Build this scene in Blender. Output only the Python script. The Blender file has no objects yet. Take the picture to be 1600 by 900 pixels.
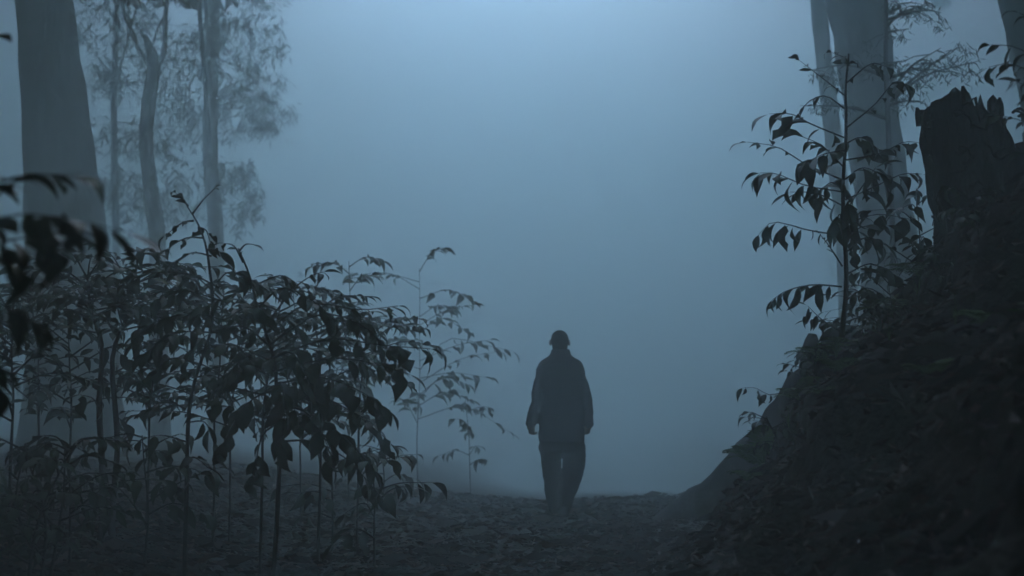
import bpy, bmesh, math, random
import numpy as np
from mathutils import Vector, Matrix, noise

# ------------------------------------------------------------------ camera, sky, sun, exposure
SC = bpy.context.scene
COL = SC.collection
PITCH = math.radians(6.65)
CAMH = 0.9
LENS = 38.6
FPX = LENS / 36.0 * 1600.0

cam = bpy.data.cameras.new('camera')
cam.lens = LENS
cam.clip_start = 0.05
cam.clip_end = 1500
cam.dof.use_dof = True
cam.dof.focus_distance = 7.0
cam.dof.aperture_fstop = 1.8
camo = bpy.data.objects.new('camera', cam)
COL.objects.link(camo)
camo.location = (0, 0, CAMH)
camo.rotation_euler = (math.pi / 2 + PITCH, 0, 0)
SC.camera = camo

SUN_EL = math.radians(38)
SUN_ROT = math.radians(8)
world = bpy.data.worlds.new('World')
SC.world = world
world.use_nodes = True
wn = world.node_tree
sky = wn.nodes.new('ShaderNodeTexSky')
sky.sky_type = 'NISHITA'
sky.sun_disc = False
sky.sun_elevation = SUN_EL
sky.sun_rotation = SUN_ROT
sky.air_density = 1.0
sky.dust_density = 0.2
sky.ozone_density = 1.0
wn.links.new(sky.outputs[0], wn.nodes['Background'].inputs[0])
wn.nodes['Background'].inputs[1].default_value = 0.15

sun = bpy.data.lights.new('sun', 'SUN')
sun.energy = 0.15
sun.angle = math.radians(25)
sun.color = (1.0, 0.95, 0.88)
suno = bpy.data.objects.new('sun', sun)
COL.objects.link(suno)
suno.rotation_euler = (math.pi / 2 - SUN_EL, 0, math.pi - SUN_ROT)

vs = SC.view_settings
vs.view_transform = 'Standard'
vs.look = 'None'
vs.gamma = 1.0
vs.use_curve_mapping = False
vs.exposure = 4.85
SC.render.engine = 'CYCLES'
cy = SC.cycles
cy.max_bounces = 5
cy.diffuse_bounces = 2
cy.glossy_bounces = 1
cy.transmission_bounces = 2
cy.transparent_max_bounces = 8
cy.volume_bounces = 3
cy.use_denoising = True
cy.use_adaptive_sampling = True
cy.adaptive_threshold = 0.02
cy.caustics_reflective = False
cy.caustics_refractive = False

# ------------------------------------------------------------------ helpers
R = random.Random(7)
FW = Vector((0, math.cos(PITCH), math.sin(PITCH)))
UP = Vector((0, -math.sin(PITCH), math.cos(PITCH)))
RT = Vector((1, 0, 0))


def P(px, py, Y):
    """a point of the place: direction measured on the photograph, distance Y along the path"""
    d = FW + RT * ((px - 800) / FPX) + UP * ((450 - py) / FPX)
    return Vector((0, 0, CAMH)) + d * (Y / d.y)


def tag(o, label=None, cat=None, group=None, kind=None):
    if label: o['label'] = label
    if cat: o['category'] = cat
    if group: o['group'] = group
    if kind: o['kind'] = kind
    return o


def link(name, mesh, parent=None):
    o = bpy.data.objects.new(name, mesh)
    COL.objects.link(o)
    if parent is not None:
        o.parent = parent
        o.matrix_parent_inverse = world_of(parent).inverted()
    return o


def world_of(o):
    m = o.matrix_basis.copy()
    if o.parent is not None:
        return world_of(o.parent) @ o.matrix_parent_inverse @ m
    return m


def thing(name, loc, label, cat, group=None):
    o = bpy.data.objects.new(name, None)
    COL.objects.link(o)
    o.empty_display_size = 0.1
    o.location = loc
    tag(o, label, cat, group)
    return o


def mesh_from(verts, faces, mat, name='mesh', smooth=True):
    me = bpy.data.meshes.new(name)
    me.from_pydata([tuple(v) for v in verts], [], faces)
    if mat: me.materials.append(mat)
    if smooth:
        me.polygons.foreach_set('use_smooth', [True] * len(me.polygons))
    me.update()
    return me


def catmull(pts, n):
    pts = [Vector(p) for p in pts]
    if len(pts) == 2:
        return [pts[0].lerp(pts[1], i / n) for i in range(n + 1)]
    out = []
    ext = [pts[0] * 2 - pts[1]] + pts + [pts[-1] * 2 - pts[-2]]
    segs = len(pts) - 1
    for i in range(n + 1):
        t = i / n * segs
        k = min(int(t), segs - 1)
        u = t - k
        a, b, c, d = ext[k:k + 4]
        out.append(0.5 * ((2 * b) + (c - a) * u + (2 * a - 5 * b + 4 * c - d) * u * u + (3 * b - a - 3 * c + d) * u ** 3))
    return out


def tube(path, radii, sides=6, wob=0.0, flute=0.0, nfl=5, closed=True, seed=0):
    """verts, faces of a tapered tube along a path"""
    n = len(path)
    V, F = [], []
    ref = Vector((0.31, 0.93, 0.17)).normalized()
    for i, p in enumerate(path):
        t = (path[min(i + 1, n - 1)] - path[max(i - 1, 0)])
        if t.length < 1e-9: t = Vector((0, 0, 1))
        t.normalize()
        a = ref - t * ref.dot(t)
        if a.length < 1e-3: a = Vector((1, 0, 0))
        a.normalize()
        ref = a
        b = t.cross(a)
        r = radii[i]
        for s in range(sides):
            an = 2 * math.pi * s / sides
            rr = r
            if flute: rr *= 1 + flute * math.sin(nfl * an + seed + i * 0.05)
            q = p + (a * math.cos(an) + b * math.sin(an)) * rr
            if wob:
                rr2 = noise.noise(q * (0.6 / max(r, 0.02)) + Vector((seed, 0, 0))) * wob * r
                q = q + (a * math.cos(an) + b * math.sin(an)) * rr2
            V.append(q)
    for i in range(n - 1):
        for s in range(sides):
            s2 = (s + 1) % sides
            F.append((i * sides + s, i * sides + s2, (i + 1) * sides + s2, (i + 1) * sides + s))
    if closed:
        F.append(tuple(range(sides - 1, -1, -1)))
        F.append(tuple((n - 1) * sides + s for s in range(sides)))
    return V, F


class MB:
    def __init__(s): s.v, s.f = [], []
    def add(s, V, F):
        o = len(s.v)
        s.v += list(V)
        s.f += [tuple(i + o for i in f) for f in F]
    def mesh(s, mat, name, smooth=True): return mesh_from(s.v, s.f, mat, name, smooth)


# ------------------------------------------------------------------ materials
def new_mat(name):
    m = bpy.data.materials.new(name)
    m.use_nodes = True
    nt = m.node_tree
    b = nt.nodes['Principled BSDF']
    return m, nt, b


def N(nt, t, **kw):
    n = nt.nodes.new(t)
    for k, v in kw.items(): setattr(n, k, v)
    return n


def mat_leaf(name, dark, light, rough=0.5, obj_random=True):
    m, nt, b = new_mat(name)
    oi = N(nt, 'ShaderNodeObjectInfo')
    tc = N(nt, 'ShaderNodeTexCoord')
    nz = N(nt, 'ShaderNodeTexNoise')
    nz.inputs['Scale'].default_value = 30.0 if obj_random else 1.3
    nt.links.new(tc.outputs['Object'], nz.inputs['Vector'])
    mx = N(nt, 'ShaderNodeMath', operation='MULTIPLY_ADD')
    mx.inputs[1].default_value = 0.5
    nt.links.new(nz.outputs[0], mx.inputs[0])
    if obj_random:
        m2 = N(nt, 'ShaderNodeMath', operation='MULTIPLY')
        m2.inputs[1].default_value = 0.6
        nt.links.new(oi.outputs['Random'], m2.inputs[0])
        nt.links.new(m2.outputs[0], mx.inputs[2])
    else:
        mx.inputs[2].default_value = 0.25
    cr = N(nt, 'ShaderNodeValToRGB')
    cr.color_ramp.elements[0].position = 0.2
    cr.color_ramp.elements[0].color = (*dark, 1)
    cr.color_ramp.elements[1].position = 0.95
    cr.color_ramp.elements[1].color = (*light, 1)
    nt.links.new(mx.outputs[0], cr.inputs[0])
    nt.links.new(cr.outputs[0], b.inputs['Base Color'])
    b.inputs['Roughness'].default_value = rough
    b.inputs['Specular IOR Level'].default_value = 0.35
    return m


def mat_noise(name, c0, c1, scale=4.0, rough=0.9, bump=0.4, stretch=(1, 1, 1), detail=8, c2=None, bscale=None, bdist=0.02):
    m, nt, b = new_mat(name)
    tc = N(nt, 'ShaderNodeTexCoord')
    mp = N(nt, 'ShaderNodeMapping')
    mp.inputs['Scale'].default_value = stretch
    nt.links.new(tc.outputs['Object'], mp.inputs[0])
    nz = N(nt, 'ShaderNodeTexNoise')
    nz.inputs['Scale'].default_value = scale
    nz.inputs['Detail'].default_value = detail
    nz.inputs['Roughness'].default_value = 0.65
    nt.links.new(mp.outputs[0], nz.inputs['Vector'])
    cr = N(nt, 'ShaderNodeValToRGB')
    cr.color_ramp.elements[0].position = 0.32
    cr.color_ramp.elements[0].color = (*c0, 1)
    cr.color_ramp.elements[1].position = 0.68
    cr.color_ramp.elements[1].color = (*c1, 1)
    nt.links.new(nz.outputs[0], cr.inputs[0])
    out = cr.outputs[0]
    if c2:
        n3 = N(nt, 'ShaderNodeTexNoise')
        n3.inputs['Scale'].default_value = scale * 0.22
        n3.inputs['Detail'].default_value = 5
        nt.links.new(tc.outputs['Object'], n3.inputs['Vector'])
        r3 = N(nt, 'ShaderNodeValToRGB')
        r3.color_ramp.elements[0].position = 0.52
        r3.color_ramp.elements[1].position = 0.66
        nt.links.new(n3.outputs[0], r3.inputs[0])
        mx = N(nt, 'ShaderNodeMix', data_type='RGBA')
        nt.links.new(r3.outputs[0], mx.inputs[0])
        nt.links.new(out, mx.inputs[6])
        mx.inputs[7].default_value = (*c2, 1)
        out = mx.outputs[2]
    nt.links.new(out, b.inputs['Base Color'])
    b.inputs['Roughness'].default_value = rough
    b.inputs['Specular IOR Level'].default_value = 0.2
    if bump:
        n2 = N(nt, 'ShaderNodeTexNoise')
        n2.inputs['Scale'].default_value = bscale or scale * 3
        n2.inputs['Detail'].default_value = 6
        nt.links.new(mp.outputs[0], n2.inputs['Vector'])
        bp = N(nt, 'ShaderNodeBump')
        bp.inputs['Strength'].default_value = bump
        bp.inputs['Distance'].default_value = bdist
        nt.links.new(n2.outputs[0], bp.inputs['Height'])
        nt.links.new(bp.outputs[0], b.inputs['Normal'])
    return m


M = {}
M['leaf'] = mat_leaf('leaf_green', (0.022, 0.045, 0.018), (0.06, 0.105, 0.04))
M['leaf_dry'] = mat_leaf('leaf_dry', (0.035, 0.03, 0.02), (0.09, 0.07, 0.035))
M['leaf_yellow'] = mat_leaf('leaf_yellow', (0.12, 0.15, 0.02), (0.2, 0.22, 0.03))
M['gum_leaf'] = mat_leaf('gum_leaf', (0.035, 0.055, 0.03), (0.07, 0.10, 0.055), 0.55, False)
M['fern'] = mat_leaf('fern_green', (0.06, 0.14, 0.025), (0.12, 0.24, 0.04), 0.6)
M['twig'] = mat_noise('twig_bark', (0.03, 0.025, 0.02), (0.07, 0.06, 0.05), 25, bump=0.3)
M['bark_grey'] = mat_noise('bark_grey', (0.04, 0.036, 0.033), (0.17, 0.16, 0.15), 3, stretch=(1, 1, 0.16), bump=0.8, bdist=.06)
M['bark_brown'] = mat_noise('bark_brown', (0.05, 0.042, 0.038), (0.11, 0.095, 0.085), 6, stretch=(1, 1, 0.2), bump=0.7)
M['bark_pale'] = mat_noise('bark_pale', (0.10, 0.095, 0.09), (0.30, 0.29, 0.27), 2.2, stretch=(1, 1, 0.35), bump=0.25, c2=(0.13, 0.12, 0.115))
M['soil'] = mat_noise('soil', (0.008, 0.006, 0.005), (0.028, 0.02, 0.016), 7, bump=0.9, bscale=22, bdist=0.03, c2=(0.014, 0.024, 0.008))
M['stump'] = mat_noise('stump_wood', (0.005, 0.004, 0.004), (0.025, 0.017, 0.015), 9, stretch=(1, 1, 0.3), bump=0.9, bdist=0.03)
M['log'] = mat_noise('log_bark', (0.04, 0.038, 0.036), (0.10, 0.095, 0.09), 5, bump=0.7, bdist=0.03)
M['jacket'] = mat_noise('jacket_cloth', (0.045, 0.05, 0.085), (0.065, 0.07, 0.11), 14, bump=0.35, bscale=9, bdist=0.03)
M['trousers'] = mat_noise('trouser_cloth', (0.035, 0.037, 0.05), (0.05, 0.052, 0.068), 14, bump=0.35, bscale=9, bdist=0.03)
M['skin'] = mat_noise('skin', (0.30, 0.19, 0.14), (0.36, 0.23, 0.17), 12, rough=0.6, bump=0.05)
M['hair'] = mat_noise('hair', (0.04, 0.036, 0.034), (0.09, 0.08, 0.075), 60, stretch=(1, 1, 0.3), bump=0.6)
M['shoe'] = mat_noise('shoe_leather', (0.015, 0.013, 0.012), (0.03, 0.026, 0.024), 20, rough=0.6, bump=0.2)


def mat_litter():
    m, nt, b = new_mat('leaf_litter')
    at = N(nt, 'ShaderNodeAttribute', attribute_name='tint')
    cr = N(nt, 'ShaderNodeValToRGB')
    e = cr.color_ramp.elements
    e[0].position = 0.0
    e[0].color = (0.014, 0.007, 0.007, 1)
    e[1].position = 1.0
    e[1].color = (0.34, 0.24, 0.2, 1)
    for p, c in ((0.45, (0.06, 0.03, 0.027)), (0.75, (0.12, 0.058, 0.046)), (0.92, (0.19, 0.10, 0.065))):
        k = e.new(p)
        k.color = (*c, 1)
    nt.links.new(at.outputs['Fac'], cr.inputs[0])
    nt.links.new(cr.outputs[0], b.inputs['Base Color'])
    b.inputs['Roughness'].default_value = 0.7
    return m


M['litter'] = mat_litter()


# ------------------------------------------------------------------ terrain
def sstep(a, b, x):
    t = np.clip((x - a) / (b - a), 0, 1)
    return t * t * (3 - 2 * t)


BX = np.array([-50, 0.55, 0.72, 0.92, 1.12, 1.32, 1.37, 1.42, 1.62, 1.98, 2.08, 2.2, 2.6, 3.4, 6, 30])
BZ = np.array([0, 0.0, 0.10, 0.27, 0.46, 0.66, 0.74, 0.92, 1.12, 1.33, 1.56, 1.78, 1.92, 2.05, 2.5, 4.0])


def fbm(x, y, sc, seed, octs=4):
    out = np.zeros(x.shape)
    xf, yf = x.ravel(), y.ravel()
    o = out.ravel()
    for k in range(len(xf)):
        o[k] = noise.fractal(Vector((xf[k] * sc + seed, yf[k] * sc, seed * 1.7)), 0.9, 2.1, octs)
    return o.reshape(x.shape)


def base_height(x, y):
    x = np.asarray(x, float)
    y = np.asarray(y, float)
    z = np.zeros(x.shape)
    # ground beyond the walker falls away gently, the left side stands a little higher
    z = z - np.clip(y - 11.4, 0, 40) * sstep(11.4, 14, y) * (0.03 + 0.032 * sstep(-2.0, 0.8, x))
    z = z + 0.30 * sstep(-1.2, -3.2, x) * 1.0 + 0.05 * np.clip(-x - 3.2, 0, 12)
    z = z - 0.05 * np.exp(-((x - 0.3) / 0.7) ** 2)
    # bank on the right; it draws back behind the stump
    shift = 1.4 * sstep(5.75, 7.6, y) + 5.0 * sstep(9.3, 15, y) - 0.25 * sstep(4.5, 2.0, y)
    wob = 0.10 * np.sin(y * 2.3 + 0.6) + 0.06 * np.sin(y * 5.1)
    bank = np.interp(x - shift - wob * sstep(5.4, 4.6, y), BX, BZ)
    return z + bank, bank


def build_ground():
    xs = np.unique(np.concatenate([np.linspace(-3.2, 3.2, 170), np.linspace(-9, -3.2, 60), np.linspace(3.2, 9, 40),
                                   -np.geomspace(9, 150, 22), np.geomspace(9, 150, 22)]))
    ys = np.unique(np.concatenate([np.linspace(2.0, 13.5, 270), np.linspace(13.5, 26, 60), np.linspace(-4, 2.0, 30),
                                   np.geomspace(26, 170, 18), -np.geomspace(4, 60, 12)]))
    X, Y = np.meshgrid(xs, ys)
    Z, bank = base_height(X, Y)
    near = np.exp(-np.clip(np.hypot(X, Y - 7) - 9, 0, 60) / 12)
    f1 = fbm(X, Y, 1.1, 3.1)
    f2 = fbm(X, Y, 5.0, 9.7)
    f3 = fbm(X, Y + Z * 2, 3.0, 21.7)
    onb = np.clip(bank / 0.4, 0, 1)
    Z = Z + 0.035 * f1 + 0.012 * f2 * near + onb * near * (0.08 * f3 + 0.045 * f2)
    # on steep soil push sideways as well, so the face is lumpy rather than a smooth sheet
    X2 = X - onb * near * 0.05 * fbm(X, Y + Z * 3, 3.7, 33.0)
    nx, ny = len(xs), len(ys)
    V = np.stack([X2, Y, Z], -1).reshape(-1, 3)
    idx = np.arange(nx * ny).reshape(ny, nx)
    F = np.stack([idx[:-1, :-1], idx[:-1, 1:], idx[1:, 1:], idx[1:, :-1]], -1).reshape(-1, 4)
    me = mesh_from(V.tolist(), F.tolist(), M['soil'], 'ground')
    o = link('ground', me)
    o['kind'] = 'structure'
    o['label'] = 'dark forest floor with a path rising on the right into an earth bank'
    return xs, ys, Z


GX, GY, GZ = build_ground()


def gz(x, y):
    i = int(np.clip(np.searchsorted(GX, x) - 1, 0, len(GX) - 2))
    j = int(np.clip(np.searchsorted(GY, y) - 1, 0, len(GY) - 2))
    u = (x - GX[i]) / (GX[i + 1] - GX[i])
    v = (y - GY[j]) / (GY[j + 1] - GY[j])
    return float(GZ[j, i] * (1 - u) * (1 - v) + GZ[j, i + 1] * u * (1 - v) + GZ[j + 1, i] * (1 - u) * v + GZ[j + 1, i + 1] * u * v)


def ground_normal(x, y, e=0.04):
    return Vector((gz(x - e, y) - gz(x + e, y), gz(x, y - e) - gz(x, y + e), 2 * e)).normalized()


# leaf litter: fallen leaves and bits of twig over path and bank
def build_litter(n=42000):
    rr = np.random.RandomState(5)
    V, F, T = [], [], []
    k = 0
    while k < n:
        y = 2.6 + (rr.rand() ** 1.25) * 11.5
        x = rr.uniform(-0.52 * y - 0.3, 0.52 * y + 0.2)
        if x > 3.6: continue
        nrm = ground_normal(x, y)
        if nrm.z < 0.62 and rr.rand() < 0.45: continue
        z = gz(x, y)
        c = Vector((x, y, z + 0.008 + rr.rand() * 0.018))
        twig = rr.rand() < 0.07
        L = rr.uniform(0.03, 0.10) if not twig else rr.uniform(0.08, 0.25)
        W = L * rr.uniform(0.28, 0.5) if not twig else 0.006
        a = rr.rand() * 6.283
        t = Vector((math.cos(a), math.sin(a), rr.uniform(-0.5, 0.5)))
        t = (t - nrm * t.dot(nrm) * 0.55).normalized()
        nn = (nrm + Vector((rr.uniform(-.6, .6), rr.uniform(-.6, .6), 0))).normalized()
        s = t.cross(nn)
        if s.length < 0.1: continue
        s.normalize()
        up = s.cross(t)
        o = len(V)
        curl = L * rr.uniform(-0.05, 0.35)
        V += [c - t * L * .5 + up * curl * .6, c + s * W * .5 + up * curl, c - up * 0.0, c - s * W * .5 + up * curl,
              c + t * L * .5 + up * curl * rr.uniform(0, 1)]
        F += [(o, o + 2, o + 1), (o, o + 3, o + 2), (o + 1, o + 2, o + 4), (o + 2, o + 3, o + 4)]
        tint = rr.rand() ** 1.35
        if c.x > 0.9: tint *= 0.75
        T += [tint] * 5
        k += 1
    me = mesh_from(V, F, M['litter'], 'leaf_litter', False)
    at = me.attributes.new('tint', 'FLOAT', 'POINT')
    at.data.foreach_set('value', T)
    tag(link('leaf_litter', me), 'brown fallen leaves and bits of twig over path and bank', 'leaf litter', kind='stuff')


build_litter()

# ------------------------------------------------------------------ leaves
def leaf_mesh(name, wid=0.36, bend=0.25, fold=0.25, serr=0.0, bites=(), twist=0.0, asym=0.0, mat='leaf', shape=0.0, seed=0):
    """a leaf of length 1 along +Y, face up +Z, tip drooping"""
    rr = random.Random(seed)
    prof = [(0.0, 0.012), (0.06, 0.05), (0.17, 0.52), (0.32, 0.88), (0.48, 1.0), (0.63, 0.9), (0.77, 0.62), (0.88, 0.30), (1.0, 0.02)]
    V, F = [], []
    for i, (t, w) in enumerate(prof):
        if shape: w = w * (1 + shape * (t - 0.45))
        hw = w * wid * 0.5
        ang = bend * t * t
        y = t - 0.35 * ang * t
        z = -ang * t * 0.9
        tw = twist * t
        for s in (-1, 0, 1):
            h = hw
            if s: h *= 1 + rr.uniform(-serr, serr) + asym * s
            if s and (i, s) in bites: h *= 0.2
            x = s * h
            zz = z + abs(x) * fold
            V.append((x * math.cos(tw) - 0 * zz, y, zz + x * math.sin(tw)))
    for i in range(len(prof) - 1):
        a = i * 3
        F += [(a, a + 1, a + 4, a + 3), (a + 1, a + 2, a + 5, a + 4)]
    return mesh_from(V, F, M[mat], name)


LEAVES = [leaf_mesh('leaf_a', .36, .30, .25, .06, seed=1), leaf_mesh('leaf_b', .40, .55, .30, .08, twist=.4, seed=2),
          leaf_mesh('leaf_c', .33, .15, .18, .05, asym=.1, seed=3), leaf_mesh('leaf_d', .44, .40, .35, .10, bites=((3, 1), (6, -1)), seed=4),
          leaf_mesh('leaf_e', .38, .75, .25, .08, twist=-.5, seed=5), leaf_mesh('leaf_f', .42, .35, .22, .12, bites=((5, -1), (4, -1)), seed=6),
          leaf_mesh('leaf_g', .30, .25, .4, .06, twist=.2, seed=7)]
BROAD = [leaf_mesh('leaf_h', .50, .35, .25, .10, shape=.3, seed=11), leaf_mesh('leaf_i', .55, .55, .30, .14, bites=((4, 1),), shape=.2, seed=12),
         leaf_mesh('leaf_j', .47, .25, .2, .10, twist=.5, seed=13), leaf_mesh('leaf_k', .52, .6, .3, .12, bites=((6, 1), (3, -1)), twist=-.4, seed=14)]
DRY = [leaf_mesh('leaf_l', .40, .9, .5, .12, mat='leaf_dry', twist=.7, seed=21), leaf_mesh('leaf_m', .36, .6, .6, .1, mat='leaf_dry', seed=22)]
YELLOW = [leaf_mesh('leaf_n', .38, .3, .25, .05, mat='leaf_yellow', seed=23)]


def put_leaf(parent, pos, dirv, up, L, meshes, name='leaf'):
    d = dirv.normalized()
    x = d.cross(up)
    if x.length < 1e-3: x = Vector((1, 0, 0))
    x.normalize()
    z = x.cross(d)
    m = Matrix(((x.x * L, d.x * L, z.x * L, pos.x), (x.y * L, d.y * L, z.y * L, pos.y), (x.z * L, d.z * L, z.z * L, pos.z), (0, 0, 0, 1)))
    o = bpy.data.objects.new(name, R.choice(meshes))
    COL.objects.link(o)
    o.parent = parent
    o.matrix_parent_inverse = world_of(parent).inverted()
    o.matrix_basis = m
    return o


def branch(parent, pts, r0, n_leaf, L, droop=0.6, t0=0.25, meshes=None, spread=0.8, dry=0.04, tip=True, seg=8, lvar=0.35):
    """a curved twig (part) that carries its leaves (sub-parts)"""
    meshes = meshes or LEAVES
    path = catmull(pts, seg)
    V, F = tube(path, [r0 * (1 - 0.75 * i / seg) for i in range(seg + 1)], 5)
    b = link('branch', mesh_from(V, F, M['twig'], 'branch'), parent)
    for k in range(n_leaf):
        if R.random() < .12: continue
        t = min(.99, t0 + (1 - t0) * (k + R.uniform(-0.2, 1.0)) / n_leaf)
        i = min(int(t * seg), seg - 1)
        p = path[i].lerp(path[i + 1], t * seg - i)
        tan = (path[i + 1] - path[i]).normalized()
        side = tan.cross(Vector((0, 0, 1)))
        if side.length < .05: side = Vector((1, 0, 0))
        side.normalize()
        sg = 1 if k % 2 else -1
        d = tan * R.uniform(0.2, 1.0) + side * sg * spread * R.uniform(0.3, 1.2) + Vector((0, 0, -droop * R.uniform(0.1, 1.9) + R.uniform(-.1, .25)))
        up = Vector((R.uniform(-.8, .8), R.uniform(-.8, .8), 1.0))
        ms = meshes
        if R.random() < dry: ms = DRY
        put_leaf(b, p, d, up, L * R.uniform(1 - lvar, 1 + lvar * .6), ms)
    if tip:
        tan = (path[-1] - path[-2]).normalized()
        put_leaf(b, path[-1], tan + Vector((0, 0, -droop * .5)), Vector((R.uniform(-.4, .4), R.uniform(-.4, .4), 1)), L * R.uniform(.8, 1.1), meshes)
    return b


def stem(parent, pts, r0, r1, seg=14, name='stem', mat='twig'):
    path = catmull(pts, seg)
    ph = R.uniform(0, 6)
    for i in range(1, seg):
        path[i] = path[i] + Vector((math.sin(ph + i * .9), math.cos(ph * 2 + i * .7), 0)) * r0 * .5
    V, F = tube(path, [r0 + (r1 - r0) * i / seg for i in range(seg + 1)], 7, wob=.2)
    link(name, mesh_from(V, F, M[mat], name), parent)
    return path


def on_path(path, t):
    f = t * (len(path) - 1)
    i = min(int(f), len(path) - 2)
    return path[i].lerp(path[i + 1], f - i)


def rooted(pt, dx=0, dy=0):
    p = Vector((pt.x + dx, pt.y + dy, 0))
    p.z = gz(p.x, p.y)
    return p


def arch(a, b, lift=0.12, jitter=0.03):
    """three-point twig from a to b, rising then sagging"""
    mid = a.lerp(b, 0.5) + Vector((R.uniform(-jitter, jitter), R.uniform(-jitter, jitter), lift * (b - a).length))
    return [a, mid, b]


def bushy(parent, path, nb, L, length, leaves, rng=(0.35, 1.0), az=None, rise=0.15, droop=.6, meshes=None, r=0.006, spread=.8, az_w=math.pi):
    """twigs all round a stem"""
    for k in range(nb):
        t = rng[0] + (rng[1] - rng[0]) * (k + R.random()) / nb
        a = on_path(path, min(t, .995))
        an = (az if az is not None else 0) + R.uniform(-az_w, az_w)
        ln = length * R.uniform(.6, 1.2) * (1.15 - 0.55 * t)
        e = a + Vector((math.cos(an) * ln, math.sin(an) * ln, ln * (rise + R.uniform(-.25, .35))))
        branch(parent, arch(a, e, R.uniform(.05, .2)), r, max(2, int(leaves * R.uniform(.7, 1.3))), L, droop, meshes=meshes, spread=spread)


# ---- the tall slender sapling at the edge of the bank
def right_sapling():
    Y = 6.0
    b = P(1316, 575, Y)
    base = rooted(b)
    t = thing('sapling', base, 'slender sapling with drooping toothed leaves beside the jagged stump', 'sapling', 'young broad-leaved plants')
    sp = stem(t, [base - Vector((0, 0, .05)), P(1318, 520, Y), P(1320, 400, Y), P(1319, 260, Y), P(1322, 150, Y), P(1326, 84, Y)], .017, .005, 20)
    L = .145
    S = lambda px, py, dy=0: P(px, py, Y + dy)
    spec = [
        ([(1321, 150, 0), (1285, 122, -.05), (1250, 95, -.1)], 3, .10, .4),
        ([(1320, 170, 0), (1290, 150, .1), (1262, 160, .15), (1240, 190, .2)], 3, .11, .5),
        ([(1319, 215, 0), (1270, 195, -.1), (1236, 178, -.12), (1202, 178, -.15)], 6, L, .9),
        ([(1319, 282, 0), (1262, 258, -.1), (1215, 230, -.2), (1168, 222, -.25)], 5, .125, .5),
        ([(1319, 262, 0), (1285, 228, .1), (1250, 212, .2)], 4, L, .6),
        ([(1319, 300, 0), (1260, 290, -.1), (1215, 272, -.1), (1188, 270, -.1)], 8, L, .9),
        ([(1318, 322, 0), (1275, 302, .1), (1235, 300, .2)], 6, .15, 1.2),
        ([(1316, 368, 0), (1265, 360, -.05), (1210, 347, -.1), (1186, 366, -.1)], 7, .15, 2.4),
        ([(1316, 416, 0), (1296, 385, .05), (1281, 366, .05)], 2, .06, .5),
        ([(1315, 448, 0), (1270, 445, -.05), (1230, 454, -.1), (1207, 468, -.1)], 8, .145, 2.2),
        ([(1316, 520, 0), (1285, 500, .1), (1262, 478, .1)], 4, .10, 1.0),
        ([(1322, 130, 0), (1360, 100, .1), (1384, 104, .2)], 3, .10, .4),
        ([(1322, 200, 0), (1365, 165, -.1), (1395, 130, -.15), (1412, 130, -.2)], 4, .12, .7),
        ([(1321, 250, 0), (1375, 240, .15), (1412, 222, .2), (1442, 224, .3)], 5, .13, .6),
        ([(1321, 312, 0), (1370, 290, -.1), (1410, 272, -.15), (1440, 272, -.2)], 5, .14, .7),
        ([(1321, 330, 0), (1355, 280, .1), (1368, 262, .1)], 4, .15, 1.4),
        ([(1321, 350, 0), (1370, 335, .1), (1420, 342, .2)], 4, .13, .8),
        ([(1321, 395, 0), (1350, 372, -.1), (1376, 376, -.15)], 4, .15, 1.6),
        ([(1321, 430, 0), (1360, 412, .1), (1395, 430, .2)], 5, .13, .9),
        ([(1321, 470, 0), (1355, 450, -.1), (1390, 470, -.1)], 5, .12, 1.0),
        ([(1320, 505, 0), (1350, 495, .1), (1372, 520, .1)], 4, .11, .8),
        ([(1320, 235, 0), (1290, 240, -.15), (1262, 252, -.2)], 5, .14, .9),
        ([(1321, 225, 0), (1345, 215, .1), (1372, 232, .15)], 5, .14, .8),
        ([(1321, 280, 0), (1350, 262, -.15), (1392, 282, -.2)], 5, .14, .8),
        ([(1319, 300, 0), (1300, 285, .15), (1278, 300, .2)], 5, .14, 1.0),
        ([(1321, 375, 0), (1345, 355, .15), (1385, 352, .2)], 4, .13, .8),
        ([(1325, 110, 0), (1322, 92, -.1), (1300, 82, -.15)], 3, .08, .3),
        ([(1320, 345, 0), (1312, 335, -.2), (1306, 345, -.32)], 4, .16, 1.8),
        ([(1320, 325, 0), (1326, 315, -.2), (1330, 322, -.3)], 4, .15, 1.5),
    ]
    for pts, n, l, dr in spec:
        branch(t, [S(*q) for q in pts], .005, int(n * 1.7 + .5), l * (1.08 if dr < 2 else .92), dr * .8, t0=.12, dry=.03, meshes=LEAVES + LEAVES + BROAD[:1] if dr < 2 else LEAVES, lvar=.5)


right_sapling()


def low_twig():
    a = rooted(P(1242, 640, 6.3), .1)
    t = thing('seedling', a, 'small seedling with a few hanging leaves beside the fallen log', 'seedling', 'young broad-leaved plants')
    Y = 6.0
    sp = stem(t, [a - Vector((0, 0, .03)), P(1262, 612, 6.2), P(1240, 605, 6.1)], .006, .003, 8)
    branch(t, [P(1240, 605, 6.1), P(1205, 617, 6.0), P(1180, 606, 5.95), P(1160, 606, 5.9)], .003, 4, .08, 1.6, t0=.2)
    branch(t, [P(1262, 612, 6.2), P(1252, 590, 6.3), P(1232, 580, 6.3)], .003, 3, .07, .7)


low_twig()

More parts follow.
